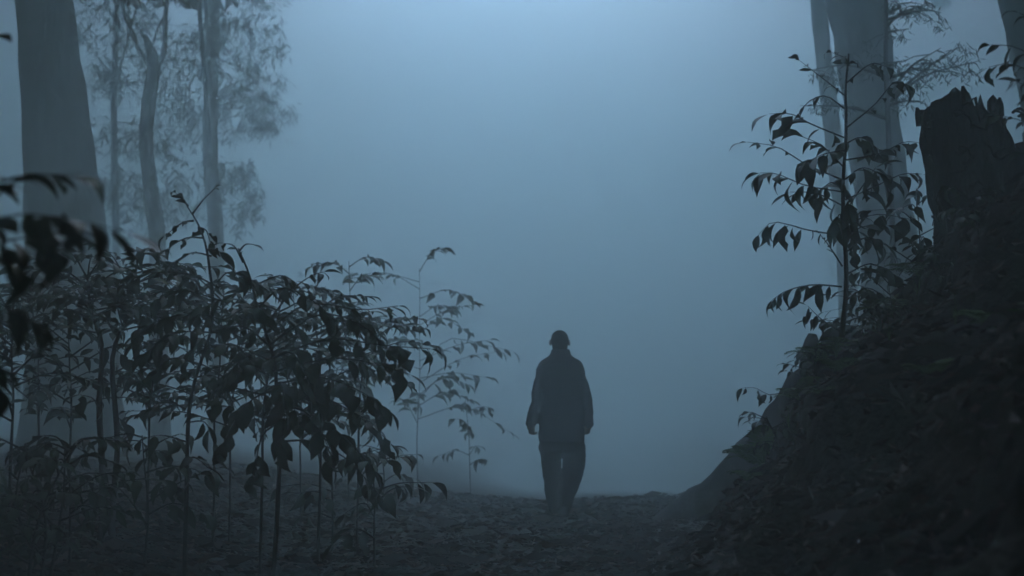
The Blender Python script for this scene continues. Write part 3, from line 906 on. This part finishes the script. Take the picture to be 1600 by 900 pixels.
def added_shade_forest(n=64000):
    """unseen forest roof added to dim the sides; its gap lets light onto the path"""
    rr = np.random.RandomState(11)
    V, F = [], []
    k = 0
    while k < n:
        x, y = rr.uniform(-48, 48), rr.uniform(-32, 56)
        edge = max(3.2, .15 * y) + .5 * math.sin(y * .45) + rr.rand() * (1.2 + .22 * max(y, 0))
        if abs(x) < edge and y > 9.0: continue
        if abs(x) < 22 and 12 < y < 40 and rr.rand() < .25: continue
        low = max(12.5, .41 * y + 3.2) if y < 46 else 22.8
        if low > 24: continue
        c = Vector((x, y, rr.uniform(low, 25)))
        d = Vector((rr.uniform(-1, 1), rr.uniform(-1, 1), rr.uniform(-.7, .2))).normalized()
        sd = d.cross(Vector((rr.uniform(-.4, .4), rr.uniform(-.4, .4), 1))).normalized()
        l = rr.uniform(.8, 1.3)
        o = len(V)
        V += [c, c + d * l * .4 + sd * l * .3, c + d * l, c + d * l * .45 - sd * l * .3]
        F.append((o, o + 1, o + 2, o + 3))
        k += 1
    me = mesh_from(V, F, M['gum_leaf'], 'added_shade_forest', False)
    me.materials.append(M['bark_grey'])
    mb = MB()
    for _ in range(70):
        x, y = rr.uniform(-46, 46), rr.uniform(-30, 76)
        if abs(x) < .56 * max(y, 0) + 4 and y > -6: continue
        z = gz(x, y)
        r = rr.uniform(.18, .4)
        v, f = tube([Vector((x, y, z - .2)), Vector((x + .1, y, z + 6)), Vector((x - .1, y + .2, z + 12)), Vector((x, y, 18))], [r * 1.2, r, r * .8, r * .5], 9)
        mb.add(v, f)
    bm = bmesh.new()
    bm.from_mesh(me)
    vs_ = [bm.verts.new(v) for v in mb.v]
    for f in mb.f:
        fc = bm.faces.new([vs_[i] for i in f])
        fc.material_index = 1
    bm.to_mesh(me)
    bm.free()
    tag(link('added_shade_forest', me), 'unseen forest added all round to dim the mist at the sides', 'forest', kind='stuff')


added_shade_forest()


# ------------------------------------------------------------------ stump, log
def stump():
    Y = 5.6
    c0 = P(1535, 420, Y)
    base = Vector((c0.x, c0.y, gz(c0.x, c0.y) - .1))
    t = thing('tree_stump', base, 'broken rotting tree stump with a jagged top on the bank', 'stump')
    sides, rows = 72, 36
    outer = []
    ctr_lo, ctr_hi = P(1552, 430, Y), P(1522, 180, Y)
    px = Y / FPX
    V, F = [], []
    # ragged rim height by angle (0 = right, pi/2 = away, pi = left, 3pi/2 = towards the viewer)
    rr = random.Random(4)
    def rim(an):
        x = math.cos(an)
        # profile across the picture from left to right
        h = np.interp(x, [-1, -.8, -.62, -.5, -.42, -.3, -.18, -.05, .1, .2, .3, .5, .75, 1], [150, 162, 158, 176, 170, 140, 168, 146, 136, 160, 150, 118, 104, 92])
        h = h + rr.uniform(-4, 4) + 9 * math.sin(an * 5 + 1) + 5 * math.sin(an * 13)
        return h * px
    rims = [rim(2 * math.pi * s / sides) for s in range(sides)]
    zlo = base.z - .05
    for i in range(rows + 1):
        u = i / rows
        for s in range(sides):
            an = 2 * math.pi * s / sides
            ztop = ctr_lo.z + 0.09 + rims[s] * 1.02 + .28
            z = zlo + (ztop - zlo) * u
            v = (z - ctr_lo.z) / (ctr_hi.z - ctr_lo.z)
            c = ctr_lo.lerp(ctr_hi, v)
            r = .235 + .05 * math.sin(an * 2 + 1) + .16 * max(0, .25 - u) * (1 + math.sin(3 * an))
            if v < .45: r *= .80 + .2 * max(v, 0) / .45 if math.cos(an) < 0 else 1
            r *= 1 + .13 * noise.noise(Vector((math.cos(an) * 2.2, math.sin(an) * 2.2, z * 2.5))) + .05 * math.sin(an * 11 + z * 3) + .07 * noise.noise(Vector((math.cos(an) * 9, math.sin(an) * 9, z * 9)))
            r *= 1 - .10 * max(0, u - .75) / .25
            V.append(Vector((c.x + math.cos(an) * r, c.y + math.sin(an) * r * .9, z)))
    for i in range(rows):
        for s in range(sides):
            s2 = (s + 1) % sides
            F.append((i * sides + s, i * sides + s2, (i + 1) * sides + s2, (i + 1) * sides + s))
    # hollow inside
    o = len(V)
    for i in range(6):
        for s in range(sides):
            q = V[rows * sides + s]
            cc = Vector((ctr_hi.x, ctr_hi.y, q.z))
            p = cc.lerp(q, .80 - .06 * i)
            p.z = q.z - .015 - i * .09
            V.append(p)
    for s in range(sides):
        s2 = (s + 1) % sides
        F.append((rows * sides + s, rows * sides + s2, o + s2, o + s))
    for i in range(5):
        for s in range(sides):
            s2 = (s + 1) % sides
            F.append((o + i * sides + s, o + i * sides + s2, o + (i + 1) * sides + s2, o + (i + 1) * sides + s))
    F.append(tuple(o + 5 * sides + s for s in range(sides)))
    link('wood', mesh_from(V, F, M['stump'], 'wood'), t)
    # loose splinters, hanging roots
    for k in range(14):
        s = rr.randrange(sides)
        q = V[rows * sides + s]
        h = rr.uniform(.02, .07)
        a = q + Vector((0, 0, -.08))
        b = q + Vector((rr.uniform(-.015, .015), rr.uniform(-.015, .015), h * rr.uniform(.2, .8)))
        vv, ff = tube([a, a.lerp(b, .6), b], [.03, .022, .007], 6)
        link('splinter', mesh_from(vv, ff, M['stump'], 'splinter', False), t)
    for k in range(9):
        x0, y0 = rr.uniform(1444, 1476), rr.uniform(285, 330)
        a = P(x0 + 8, y0, Y - .02)
        b = P(x0 + rr.uniform(-8, 14), y0 + rr.uniform(25, 70), Y + rr.uniform(-.05, .05))
        vv, ff = tube(catmull([a, a.lerp(b, .5) + Vector((rr.uniform(-.03, .01), 0, 0)), b], 6), [.0035] * 6 + [.0015], 4)
        link('rootlet', mesh_from(vv, ff, M['twig'], 'rootlet'), t)
    for k in range(7):
        x, y = base.x - .2 + rr.uniform(-.1, .25), base.y - rr.uniform(.1, .3)
        pts = []
        dx, dy = rr.uniform(-.16, -.02), rr.uniform(-.16, -.02)
        for j in range(6):
            pts.append(Vector((x, y, gz(x, y) + .012)))
            x += dx + rr.uniform(-.06, .06)
            y += dy + rr.uniform(-.06, .06)
        vv, ff = tube(catmull(pts, 14), [.026 - .0016 * j for j in range(15)], 6, wob=.3)
        link('root', mesh_from(vv, ff, M['stump'], 'root'), t)
    for k in range(60):      # fibrous bark strips lying across the face
        an = rr.uniform(math.pi * .95, math.pi * 2.0)
        z = ctr_lo.z + rr.uniform(.05, .85)
        c = ctr_lo.lerp(ctr_hi, (z - ctr_lo.z) / (ctr_hi.z - ctr_lo.z))
        pts = []
        for j in range(4):
            a2 = an + j * rr.uniform(.06, .14)
            pts.append(Vector((c.x + math.cos(a2) * .275, c.y + math.sin(a2) * .25, z + j * rr.uniform(-.03, .02))))
        vv, ff = tube(pts, [.007, .009, .008, .003], 4)
        link('bark_strip', mesh_from(vv, ff, M['stump'], 'bark_strip'), t)


stump()


def fallen_log():
    a, b = P(1062, 800, 9.6), P(1272, 585, 8.3)
    pts = [P(1030, 818, 9.9), P(1100, 784, 9.4), P(1165, 727, 8.8), P(1222, 655, 8.1), P(1275, 592, 7.3), P(1330, 540, 6.5)]
    t = thing('fallen_log', Vector((pts[1].x, pts[1].y, gz(pts[1].x, pts[1].y))), 'slanting mossy log sloping up the bank behind the ferns', 'log')
    path = catmull(pts, 20)
    V, F = tube(path, [.09 + .08 * min(1, i / 4) - .002 * i for i in range(21)], 20, wob=.25, flute=.04, seed=3)
    link('trunk', mesh_from(V, F, M['log'], 'trunk'), t)
    pp = catmull([P(1258, 640, 7.7), P(1263, 585, 7.65), P(1266, 550, 7.65), P(1270, 522, 7.65)], 8)
    V, F = tube(pp, [.085, .08, .075, .07, .066, .064, .06, .055, .03], 10, wob=.35, seed=8)
    link('broken_stub', mesh_from(V, F, M['log'], 'broken_stub'), t)


fallen_log()


# ------------------------------------------------------------------ ferns, tufts, sticks on bank and verge
def frond_mesh(name, seed, n=16):
    rr = random.Random(seed)
    V, F = [], []
    mb = MB()
    path = []
    for i in range(n + 1):
        t = i / n
        path.append(Vector((rr.uniform(-.01, .01), t * (1 - .2 * t), .55 * t - .62 * t * t)))
    v, f = tube(path, [.008 * (1 - .8 * i / n) for i in range(n + 1)], 4)
    mb.add(v, f)
    for i in range(2, n):
        t = i / n
        l = .30 * math.sin(math.pi * min(1, t * .9 + .12)) * rr.uniform(.8, 1.1) + .02
        for s in (-1, 1):
            p = path[i]
            e = p + Vector((s * l, l * .35, -.18 * l))
            w = Vector((0, .022, .0))
            m = p.lerp(e, .5) + Vector((0, 0, .02))
            mb.add([p - w * .4, m - w, e, m + w, p + w * .4], [(0, 1, 3, 4), (1, 2, 3)])
    return mb.mesh(M['fern'], name)


FRONDS = [frond_mesh('frond_a', 1), frond_mesh('frond_b', 2, 13), frond_mesh('frond_c', 3, 18)]


def grass_blade(seed):
    rr = random.Random(seed)
    V, F = [], []
    for i in range(6):
        t = i / 5
        w = .012 * (1 - t) + .001
        V += [(-w, t * (.45 + .4 * t), .9 * t - .55 * t * t), (w, t * (.45 + .4 * t), .9 * t - .55 * t * t)]
    for i in range(5):
        F.append((2 * i, 2 * i + 1, 2 * i + 3, 2 * i + 2))
    return mesh_from(V, F, M['fern'], 'blade')


BLADE = grass_blade(1)


def fern(px, py, Y, size, nf, label, lean=None, blade=False):
    p = P(px, py, Y)
    base = rooted(p)
    t = thing('grass_tuft' if blade else 'fern', base, label, 'grass' if blade else 'fern', 'grass tufts on bank and verge' if blade else 'ferns on the bank')
    nrm = ground_normal(base.x, base.y, .1)
    for k in range(nf):
        an = 2 * math.pi * (k + R.random() * .7) / nf
        d = Vector((math.cos(an), math.sin(an), R.uniform(-.1, .3)))
        d = d + nrm * .55
        if lean: d = d + Vector(lean)
        put_leaf(t, base + nrm * .01, d, Vector((0, 0, 1)), size * R.uniform(.65, 1.15), [BLADE] if blade else FRONDS, 'blade' if blade else 'frond')


fern(1195, 735, 6.1, .34, 9, 'fern arching over the foot of the slanting log', lean=(-.5, 0, .2))
fern(1345, 560, 5.9, .36, 10, 'fern at the foot of the slender sapling')
fern(1400, 535, 5.8, .30, 9, 'fern between sapling and stump foot')
fern(1180, 800, 5.6, .20, 8, 'small bright fern at the toe of the bank')
fern(1440, 470, 5.6, .26, 8, 'fern tucked against the left foot of the stump')
fern(1570, 650, 3.9, .20, 9, 'green fern high on the near bank by the right edge')
fern(1470, 830, 4.0, .15, 8, 'low fern on the near bank by the lower right corner')
fern(1330, 790, 4.6, .17, 8, 'small dim fern midway down the near bank')
fern(1300, 690, 5.0, .16, 8, 'small dim fern on the shoulder of the bank')
fern(1250, 640, 5.7, .22, 8, 'fern on the protruding shoulder of the bank')
fern(1290, 590, 5.8, .26, 9, 'fern hanging over the crest left of the sapling')
for px, py, Y, s, n, lab in [(1100, 800, 7.4, .12, 9, 'tiny grass tuft where path meets the bank'), (700, 800, 8.6, .12, 9, 'short grass tuft on the path left of the walker'),
                             (1195, 690, 6.0, .25, 12, 'grass tuft in front of the slanting log'), (540, 810, 7.4, .14, 9, 'short grass tuft below the arching boughs'),
                             (1060, 800, 8.4, .10, 8, 'thin grass tuft on the path right of the walker'), (1390, 560, 5.7, .3, 14, 'long-bladed grass tuft on the bank crest')]:
    fern(px, py, Y, s, n, lab, blade=True)


def small_plant(px, py, Y, h, nb, L, label):
    base = rooted(P(px, py, Y))
    t = thing('seedling', base, label, 'seedling', 'young broad-leaved plants')
    top = base + Vector((R.uniform(-.06, .06), R.uniform(-.06, .06), h))
    sp = stem(t, [base - Vector((0, 0, .03)), base.lerp(top, .5) + Vector((.02, 0, 0)), top], .006, .002, 8)
    bushy(t, sp, nb, L, h * .7, 5, (.2, 1.0), rise=.25, droop=.5, r=.004)


small_plant(1262, 605, 5.75, .22, 8, .07, 'small seedling on the protruding shoulder of the bank')
small_plant(1215, 700, 5.7, .22, 8, .07, 'small seedling low on the edge of the bank')
small_plant(1475, 440, 5.2, .2, 8, .07, 'small seedling below the stump on the bank face')
small_plant(1540, 560, 4.6, .2, 8, .07, 'small seedling on the dark bank face near the right edge')
small_plant(1380, 660, 4.9, .16, 7, .06, 'small seedling midway up the bank face')
for _px, _py, _Y, _s, _n, _lab in [(1235, 640, 5.6, .2, 12, 'grass tuft hanging over the shoulder of the bank'), (1310, 585, 5.6, .22, 12, 'grass tuft on the crest just left of the sapling'),
                                   (1440, 500, 5.5, .22, 12, 'grass tuft on the crest below the stump'), (1160, 770, 6.0, .16, 10, 'grass tuft at the toe of the bank'),
                                   (1500, 640, 4.3, .16, 10, 'grass tuft on the bank face near the right edge'), (1400, 740, 4.4, .14, 10, 'grass tuft low on the bank face')]:
    fern(_px, _py, _Y, _s, _n, _lab, blade=True)
small_plant(1395, 520, 6.6, .55, 10, .10, 'leafy seedling in the haze behind the sapling foot')
small_plant(1430, 480, 6.2, .60, 10, .11, 'leafy seedling crowding the left side of the stump')
small_plant(1360, 540, 6.9, .6, 10, .10, 'leafy seedling below the pale trunk')
small_plant(1350, 520, 6.3, .45, 12, .10, 'low leafy seedling round the foot of the slender sapling')
small_plant(1415, 440, 7.4, .8, 16, .12, 'leafy seedling left of the stump, tallest of those')
small_plant(1405, 420, 8.6, .9, 14, .12, 'hazy bushy seedling in front of the pale trunk base')

# right edge: shrub rooted out on the bank that leans a bough in over the stump
def edge_shrub():
    Y = 4.6
    base = rooted(P(1720, 520, Y))
    t = thing('shrub', base, 'dark shrub bough hanging in above the stump at right edge', 'shrub')
    sp = stem(t, [base - Vector((0, 0, .05)), P(1715, 350, Y), P(1690, 180, Y), P(1670, 40, Y)], .014, .005, 12)
    S = lambda px, py, dy=0: P(px, py, Y + dy)
    for pts, n, l, dr in [([(1690, 180, 0), (1640, 110, 0), (1590, 75, 0), (1548, 70, 0)], 9, .10, .6), ([(1685, 150, 0), (1630, 120, .1), (1580, 100, .1), (1545, 105, .1)], 7, .10, .6),
                          ([(1675, 80, 0), (1630, 40, 0), (1592, 20, 0)], 5, .10, .5), ([(1690, 190, 0), (1630, 150, -.1), (1590, 128, -.1)], 5, .10, .5),
                          ([(1705, 290, 0), (1640, 215, 0), (1600, 190, 0), (1560, 180, .05)], 9, .09, .5), ([(1710, 330, 0), (1650, 260, 0), (1600, 240, .1)], 6, .09, .7)]:
        branch(t, [S(*q) for q in pts], .004, n, l, dr, t0=.3)


edge_shrub()


def stick(px, py, Y, dx, dy, h, label):
    b = rooted(P(px, py, Y))
    pts = [b - Vector((0, 0, .03)), b + Vector((dx * .4, 0, h * .5)), b + Vector((dx, dy, h))]
    V, F = tube(catmull(pts, 6), [.008 - .0008 * i for i in range(7)], 5, wob=.3)
    me = mesh_from([v - b for v in V], F, M['twig'], 'stick')
    o = link('stick', me)
    o.location = b
    tag(o, label, 'stick', 'sticks on the path')


stick(988, 795, 9.6, -.02, 0, .12, 'short upright stick on the path right of the walker')
stick(1105, 790, 8.2, -.08, 0, .16, 'thin leaning stick at the foot of the slanting log')


# ------------------------------------------------------------------ the walker
def blob(mb, c, r, n=14, m=10, rot=None):
    V, F = [], []
    for i in range(m + 1):
        th = math.pi * i / m
        for j in range(n):
            ph = 2 * math.pi * j / n
            q = Vector((r[0] * math.sin(th) * math.cos(ph), r[1] * math.sin(th) * math.sin(ph), r[2] * math.cos(th)))
            if rot is not None: q = rot @ q
            V.append(Vector(c) + q)
    for i in range(m):
        for j in range(n):
            j2 = (j + 1) % n
            F.append((i * n + j, (i + 1) * n + j, (i + 1) * n + j2, i * n + j2))
    mb.add(V, F)


def loft(mb, rings, n=20):
    """rings: (cx, cy, z, rx, ry) super-ellipses stacked"""
    V, F = [], []
    for cx, cy_, z, rx, ry in rings:
        for j in range(n):
            a = 2 * math.pi * j / n
            c, s = math.cos(a), math.sin(a)
            e = .85
            V.append(Vector((cx + rx * math.copysign(abs(c) ** e, c), cy_ + ry * math.copysign(abs(s) ** e, s), z)))
    m = len(rings)
    for i in range(m - 1):
        for j in range(n):
            j2 = (j + 1) % n
            F.append((i * n + j, i * n + j2, (i + 1) * n + j2, (i + 1) * n + j))
    F.append(tuple(range(n - 1, -1, -1)))
    F.append(tuple((m - 1) * n + j for j in range(n)))
    mb.add(V, F)


def limb(mb, pts, rad, n=14, seg=16):
    path = catmull(pts, seg)
    k = len(rad) - 1
    rr = [float(np.interp(i / seg * k, range(k + 1), rad)) for i in range(seg + 1)]
    V, F = tube(path, rr, n)
    mb.add(V, F)


def fuse(name, mb, voxel, mat, parent, smooth_it=6, wrinkle=0.0):
    """melt overlapping pieces into one continuous skin"""
    bm = bmesh.new()
    vs_ = [bm.verts.new(v) for v in mb.v]
    for f in mb.f:
        try: bm.faces.new([vs_[i] for i in f])
        except ValueError: pass
    bmesh.ops.recalc_face_normals(bm, faces=bm.faces)
    me = bpy.data.meshes.new(name + '_raw')
    bm.to_mesh(me)
    bm.free()
    tmp = bpy.data.objects.new(name + '_raw', me)
    tsc = bpy.data.scenes.new('fuse')
    tsc.collection.objects.link(tmp)
    md = tmp.modifiers.new('remesh', 'REMESH')
    md.mode = 'VOXEL'
    md.voxel_size = voxel
    ms = tmp.modifiers.new('smooth', 'SMOOTH')
    ms.iterations = smooth_it
    ms.factor = .5
    tsc.view_layers[0].update()
    dg = tsc.view_layers[0].depsgraph
    out = bpy.data.meshes.new_from_object(tmp.evaluated_get(dg))
    bpy.data.objects.remove(tmp)
    bpy.data.scenes.remove(tsc)
    out.name = name
    out.materials.clear()
    out.materials.append(mat)
    out.polygons.foreach_set('use_smooth', [True] * len(out.polygons))
    if wrinkle:
        nrm = [v.normal.copy() for v in out.vertices]
        for v, nv in zip(out.vertices, nrm):
            c = v.co.copy()
            w = noise.noise(Vector((c.x * 6, c.y * 6, c.z * 13))) + .5 * noise.noise(Vector((c.x * 14, c.y * 14, c.z * 26)))
            v.co = c + nv * (w * wrinkle)
    out.update()
    return link(name, out, parent)


def hand(mb, wrist, d, side, fwd):
    """palm and five curled fingers hanging from the wrist; side = towards the body's outside"""
    d = d.normalized()
    fwd = (fwd - d * fwd.dot(d)).normalized()
    pn = d.cross(fwd).normalized()
    rot = Matrix((pn, fwd, d)).transposed()
    blob(mb, wrist + d * .05, (.022, .043, .055), rot=rot)
    inn = pn * (-side)
    for k, (off, ln) in enumerate([(.030, .070), (.010, .080), (-.011, .075), (-.030, .058)]):
        r = wrist + d * .092 + fwd * off
        p1 = r + d * ln * .36 + inn * .010
        p2 = p1 + d * ln * .10 + inn * .026
        p3 = p2 + inn * .014 - d * .020
        limb(mb, [r - d * .02, p1, p2, p3], [.0105, .010, .009, .0075], 8, 8)
    r = wrist + d * .03 + fwd * .036
    limb(mb, [r, r + d * .03 + fwd * .018 + inn * .008, r + d * .062 + fwd * .018 + inn * .02], [.014, .0115, .009], 8, 6)


def walker():
    Yp = 10.55
    base = P(874, 797, Yp)
    base.z = gz(base.x, base.y)
    px = Yp / FPX
    t = thing('person', base, 'person in dark jacket and trousers walking away along the misty path', 'person')
    o = base
    H = 1.752
    def q(pxx, pyy, dy=0):          # measured outline to metres on the walker's own plane
        return Vector((o.x + (pxx - 874) * px, o.y + dy, o.z + (797 - pyy) * px * H / (284 * px)))
    cx = q(877, 600).x
    # joints
    shL, shR = q(847, 585, -.01), q(907, 584, -.01)
    elL, elR = q(841.5, 622, -.05), q(916, 624, .03)
    wrL, wrR = q(832, 652, .03), q(920, 652, .12)
    hipL, hipR = q(863, 684), q(893, 684)
    knL, knR = q(865, 735, .10), q(895, 737, .02)
    anL, anR = q(868, 785, .10), q(880, 783, -.17)
    # ---- body
    b = MB()
    loft(b, [(cx, o.y, q(0, 696).z, .15, .105), (cx, o.y, q(0, 670).z, .165, .115), (cx, o.y, q(0, 645).z, .150, .105), (cx, o.y + .01, q(0, 605).z, .175, .12),
             (cx, o.y, q(0, 575).z, .185, .11), (cx, o.y, q(0, 562).z, .14, .085), (cx, o.y + .01, q(0, 553).z, .075, .065)])
    limb(b, [q(876, 560), q(876, 550, .01), q(876, 538, .015)], [.066, .064, .062], 14, 6)
    hc = q(876, 530, .03)
    blob(b, hc + Vector((0, -.005, .02)), (.083, .097, .090), 20, 16)
    blob(b, hc + Vector((0, .03, -.045)), (.058, .065, .072), 18, 12)
    blob(b, hc + Vector((0, .098, -.012)), (.012, .018, .024))                 # nose
    for s in (-1, 1):
        blob(b, hc + Vector((s * .030, .083, .012)), (.016, .012, .010))       # brow and eye
        blob(b, hc + Vector((s * .091, -.004, -.002)), (.011, .022, .032), rot=Matrix.Rotation(s * .35, 3, 'Z'))   # ears
    blob(b, hc + Vector((0, .083, -.062)), (.024, .012, .008))                 # mouth
    for sh, el, wr, s in ((shL, elL, wrL, -1), (shR, elR, wrR, 1)):
        limb(b, [sh, sh.lerp(el, .5), el, el.lerp(wr, .5), wr], [.058, .052, .043, .040, .029])
        hand(b, wr, (wr - el).normalized() * .5 + Vector((-s * .08, 0, -.8)), s, Vector((s * .75, .66, 0)))
    for hp, kn, an, s in ((hipL, knL, anL, -1), (hipR, knR, anR, 1)):
        limb(b, [hp + Vector((0, 0, .03)), hp.lerp(kn, .5), kn, kn.lerp(an, .35), an], [.080, .066, .048, .044, .036])
        toe = an + (Vector((s * .01, .17, -.055)) if s < 0 else Vector((.01, .12, -.105)))
        limb(b, [an, an.lerp(toe, .5) + Vector((0, 0, .0)), toe], [.04, .038, .028], 10, 6)
    fuse('body', b, .007, M['skin'], t, 3)
    # ---- hair: close cap over back and sides
    h = MB()
    blob(h, hc + Vector((0, -.010, .022)), (.087, .104, .098), 20, 14)
    blob(h, hc + Vector((0, -.040, -.030)), (.076, .066, .088), 16, 10)
    ho = fuse('hair', h, .008, M['hair'], t, 2, .003)
    bmh = bmesh.new()
    bmh.from_mesh(ho.data)
    kill = [v for v in bmh.verts if v.co.y > hc.y + .055 and v.co.z < hc.z + .05]
    bmesh.ops.delete(bmh, geom=kill, context='VERTS')
    bmh.to_mesh(ho.data)
    bmh.free()
    # ---- trousers
    p = MB()
    loft(p, [(q(878, 0).x, o.y - .005, q(0, 699).z, .195, .125), (q(878, 0).x, o.y - .01, q(0, 688).z, .215, .145), (q(878, 0).x, o.y, q(0, 665).z, .205, .135), (cx, o.y, q(0, 645).z, .175, .12)])
    limb(p, [q(860, 690, -.005), q(861.8, 712, .04), q(864, 738, .10), q(866.5, 765, .10), q(869, 790, .10)], [.113, .095, .089, .086, .062])
    limb(p, [q(896.5, 690, -.005), q(897.5, 712, .01), q(893.5, 738, .02), q(884, 762, -.06), q(879, 787, -.17)], [.113, .107, .099, .086, .062])
    fuse('trousers', p, .010, M['trousers'], t, 4, .007)
    # ---- jacket
    j = MB()
    loft(j, [(q(877.5, 0).x, o.y - .005, q(0, 684).z, .216, .15), (q(877.5, 0).x, o.y - .005, q(0, 676).z, .222, .155), (q(878, 0).x, o.y, q(0, 650).z, .216, .15),
             (q(877, 0).x, o.y, q(0, 615).z, .224, .15), (cx, o.y - .005, q(0, 592).z, .234, .145), (cx, o.y - .005, q(0, 580).z, .240, .135), (cx, o.y - .005, q(0, 571).z, .234, .12),
             (cx, o.y, q(0, 563).z, .212, .105), (cx, o.y, q(0, 557).z, .178, .095), (cx, o.y + .005, q(0, 552).z, .118, .088), (cx, o.y + .01, q(0, 546).z, .090, .08)], 28)
    for sh, el, wr, s in ((shL, elL, wrL, -1), (shR, elR, wrR, 1)):
        limb(j, [sh + Vector((-s * .02, 0, .02)), sh.lerp(el, .45), el, el.lerp(wr, .6), wr + (wr - el).normalized() * .055], [.066, .074, .068, .062, .053])
    jo = fuse('jacket', j, .011, M['jacket'], t, 4, .008)
    c = MB()
    loft(c, [(cx, o.y + .006, q(0, 555).z, .125, .095), (cx, o.y + .010, q(0, 548).z, .098, .088), (cx, o.y + .006, q(0, 541).z, .088, .086)], 24)
    fuse('collar', c, .008, M['jacket'], jo, 2, .003)
    # ---- shoes
    for an, s in ((anL, -1), (anR, 1)):
        m = MB()
        if s < 0:
            zf = o.z + .005
            limb(m, [Vector((an.x, an.y - .055, zf + .055)), Vector((an.x - .003, an.y + .06, zf + .05)), Vector((an.x - .012, an.y + .19, zf + .035))], [.050, .048, .032], 12, 8)
            limb(m, [an, Vector((an.x, an.y - .01, zf + .05))], [.047, .05], 12, 4)
        else:
            toe = Vector((an.x + .008, an.y + .15, o.z + .035))
            heel = an + Vector((0, -.065, -.02))
            limb(m, [heel, an.lerp(toe, .45) + Vector((0, 0, -.02)), toe], [.050, .048, .034], 12, 8)
            limb(m, [an, heel.lerp(toe, .2)], [.047, .05], 12, 4)
        fuse('shoe', m, .009, M['shoe'], t, 3)


walker()

# ------------------------------------------------------------------ the mist
def mist():
    x0, x1, y0, y1, z0, z1 = -160, 160, -70, 180, -9, 27.5
    z0 = float(GZ.min()) - 1.0
    z1 = max(z1, float(GZ.max()) + .5)
    V = [(x, y, z) for z in (z0, z1) for y in (y0, y1) for x in (x0, x1)]
    F = [(0, 2, 3, 1), (4, 5, 7, 6), (0, 1, 5, 4), (2, 6, 7, 3), (0, 4, 6, 2), (1, 3, 7, 5)]
    m = bpy.data.materials.new('haze')
    m.use_nodes = True
    nt = m.node_tree
    nt.nodes.clear()
    out = nt.nodes.new('ShaderNodeOutputMaterial')
    pv = nt.nodes.new('ShaderNodeVolumePrincipled')
    pv.inputs['Color'].default_value = (0.84, 0.95, 0.915, 1)
    pv.inputs['Density'].default_value = 0.076
    pv.inputs['Anisotropy'].default_value = 0.0
    nt.links.new(pv.outputs[0], out.inputs['Volume'])
    o = link('haze', mesh_from(V, F, m, 'haze', False))
    tag(o, 'blue grey mist filling the forest', 'mist', kind='stuff')


mist()
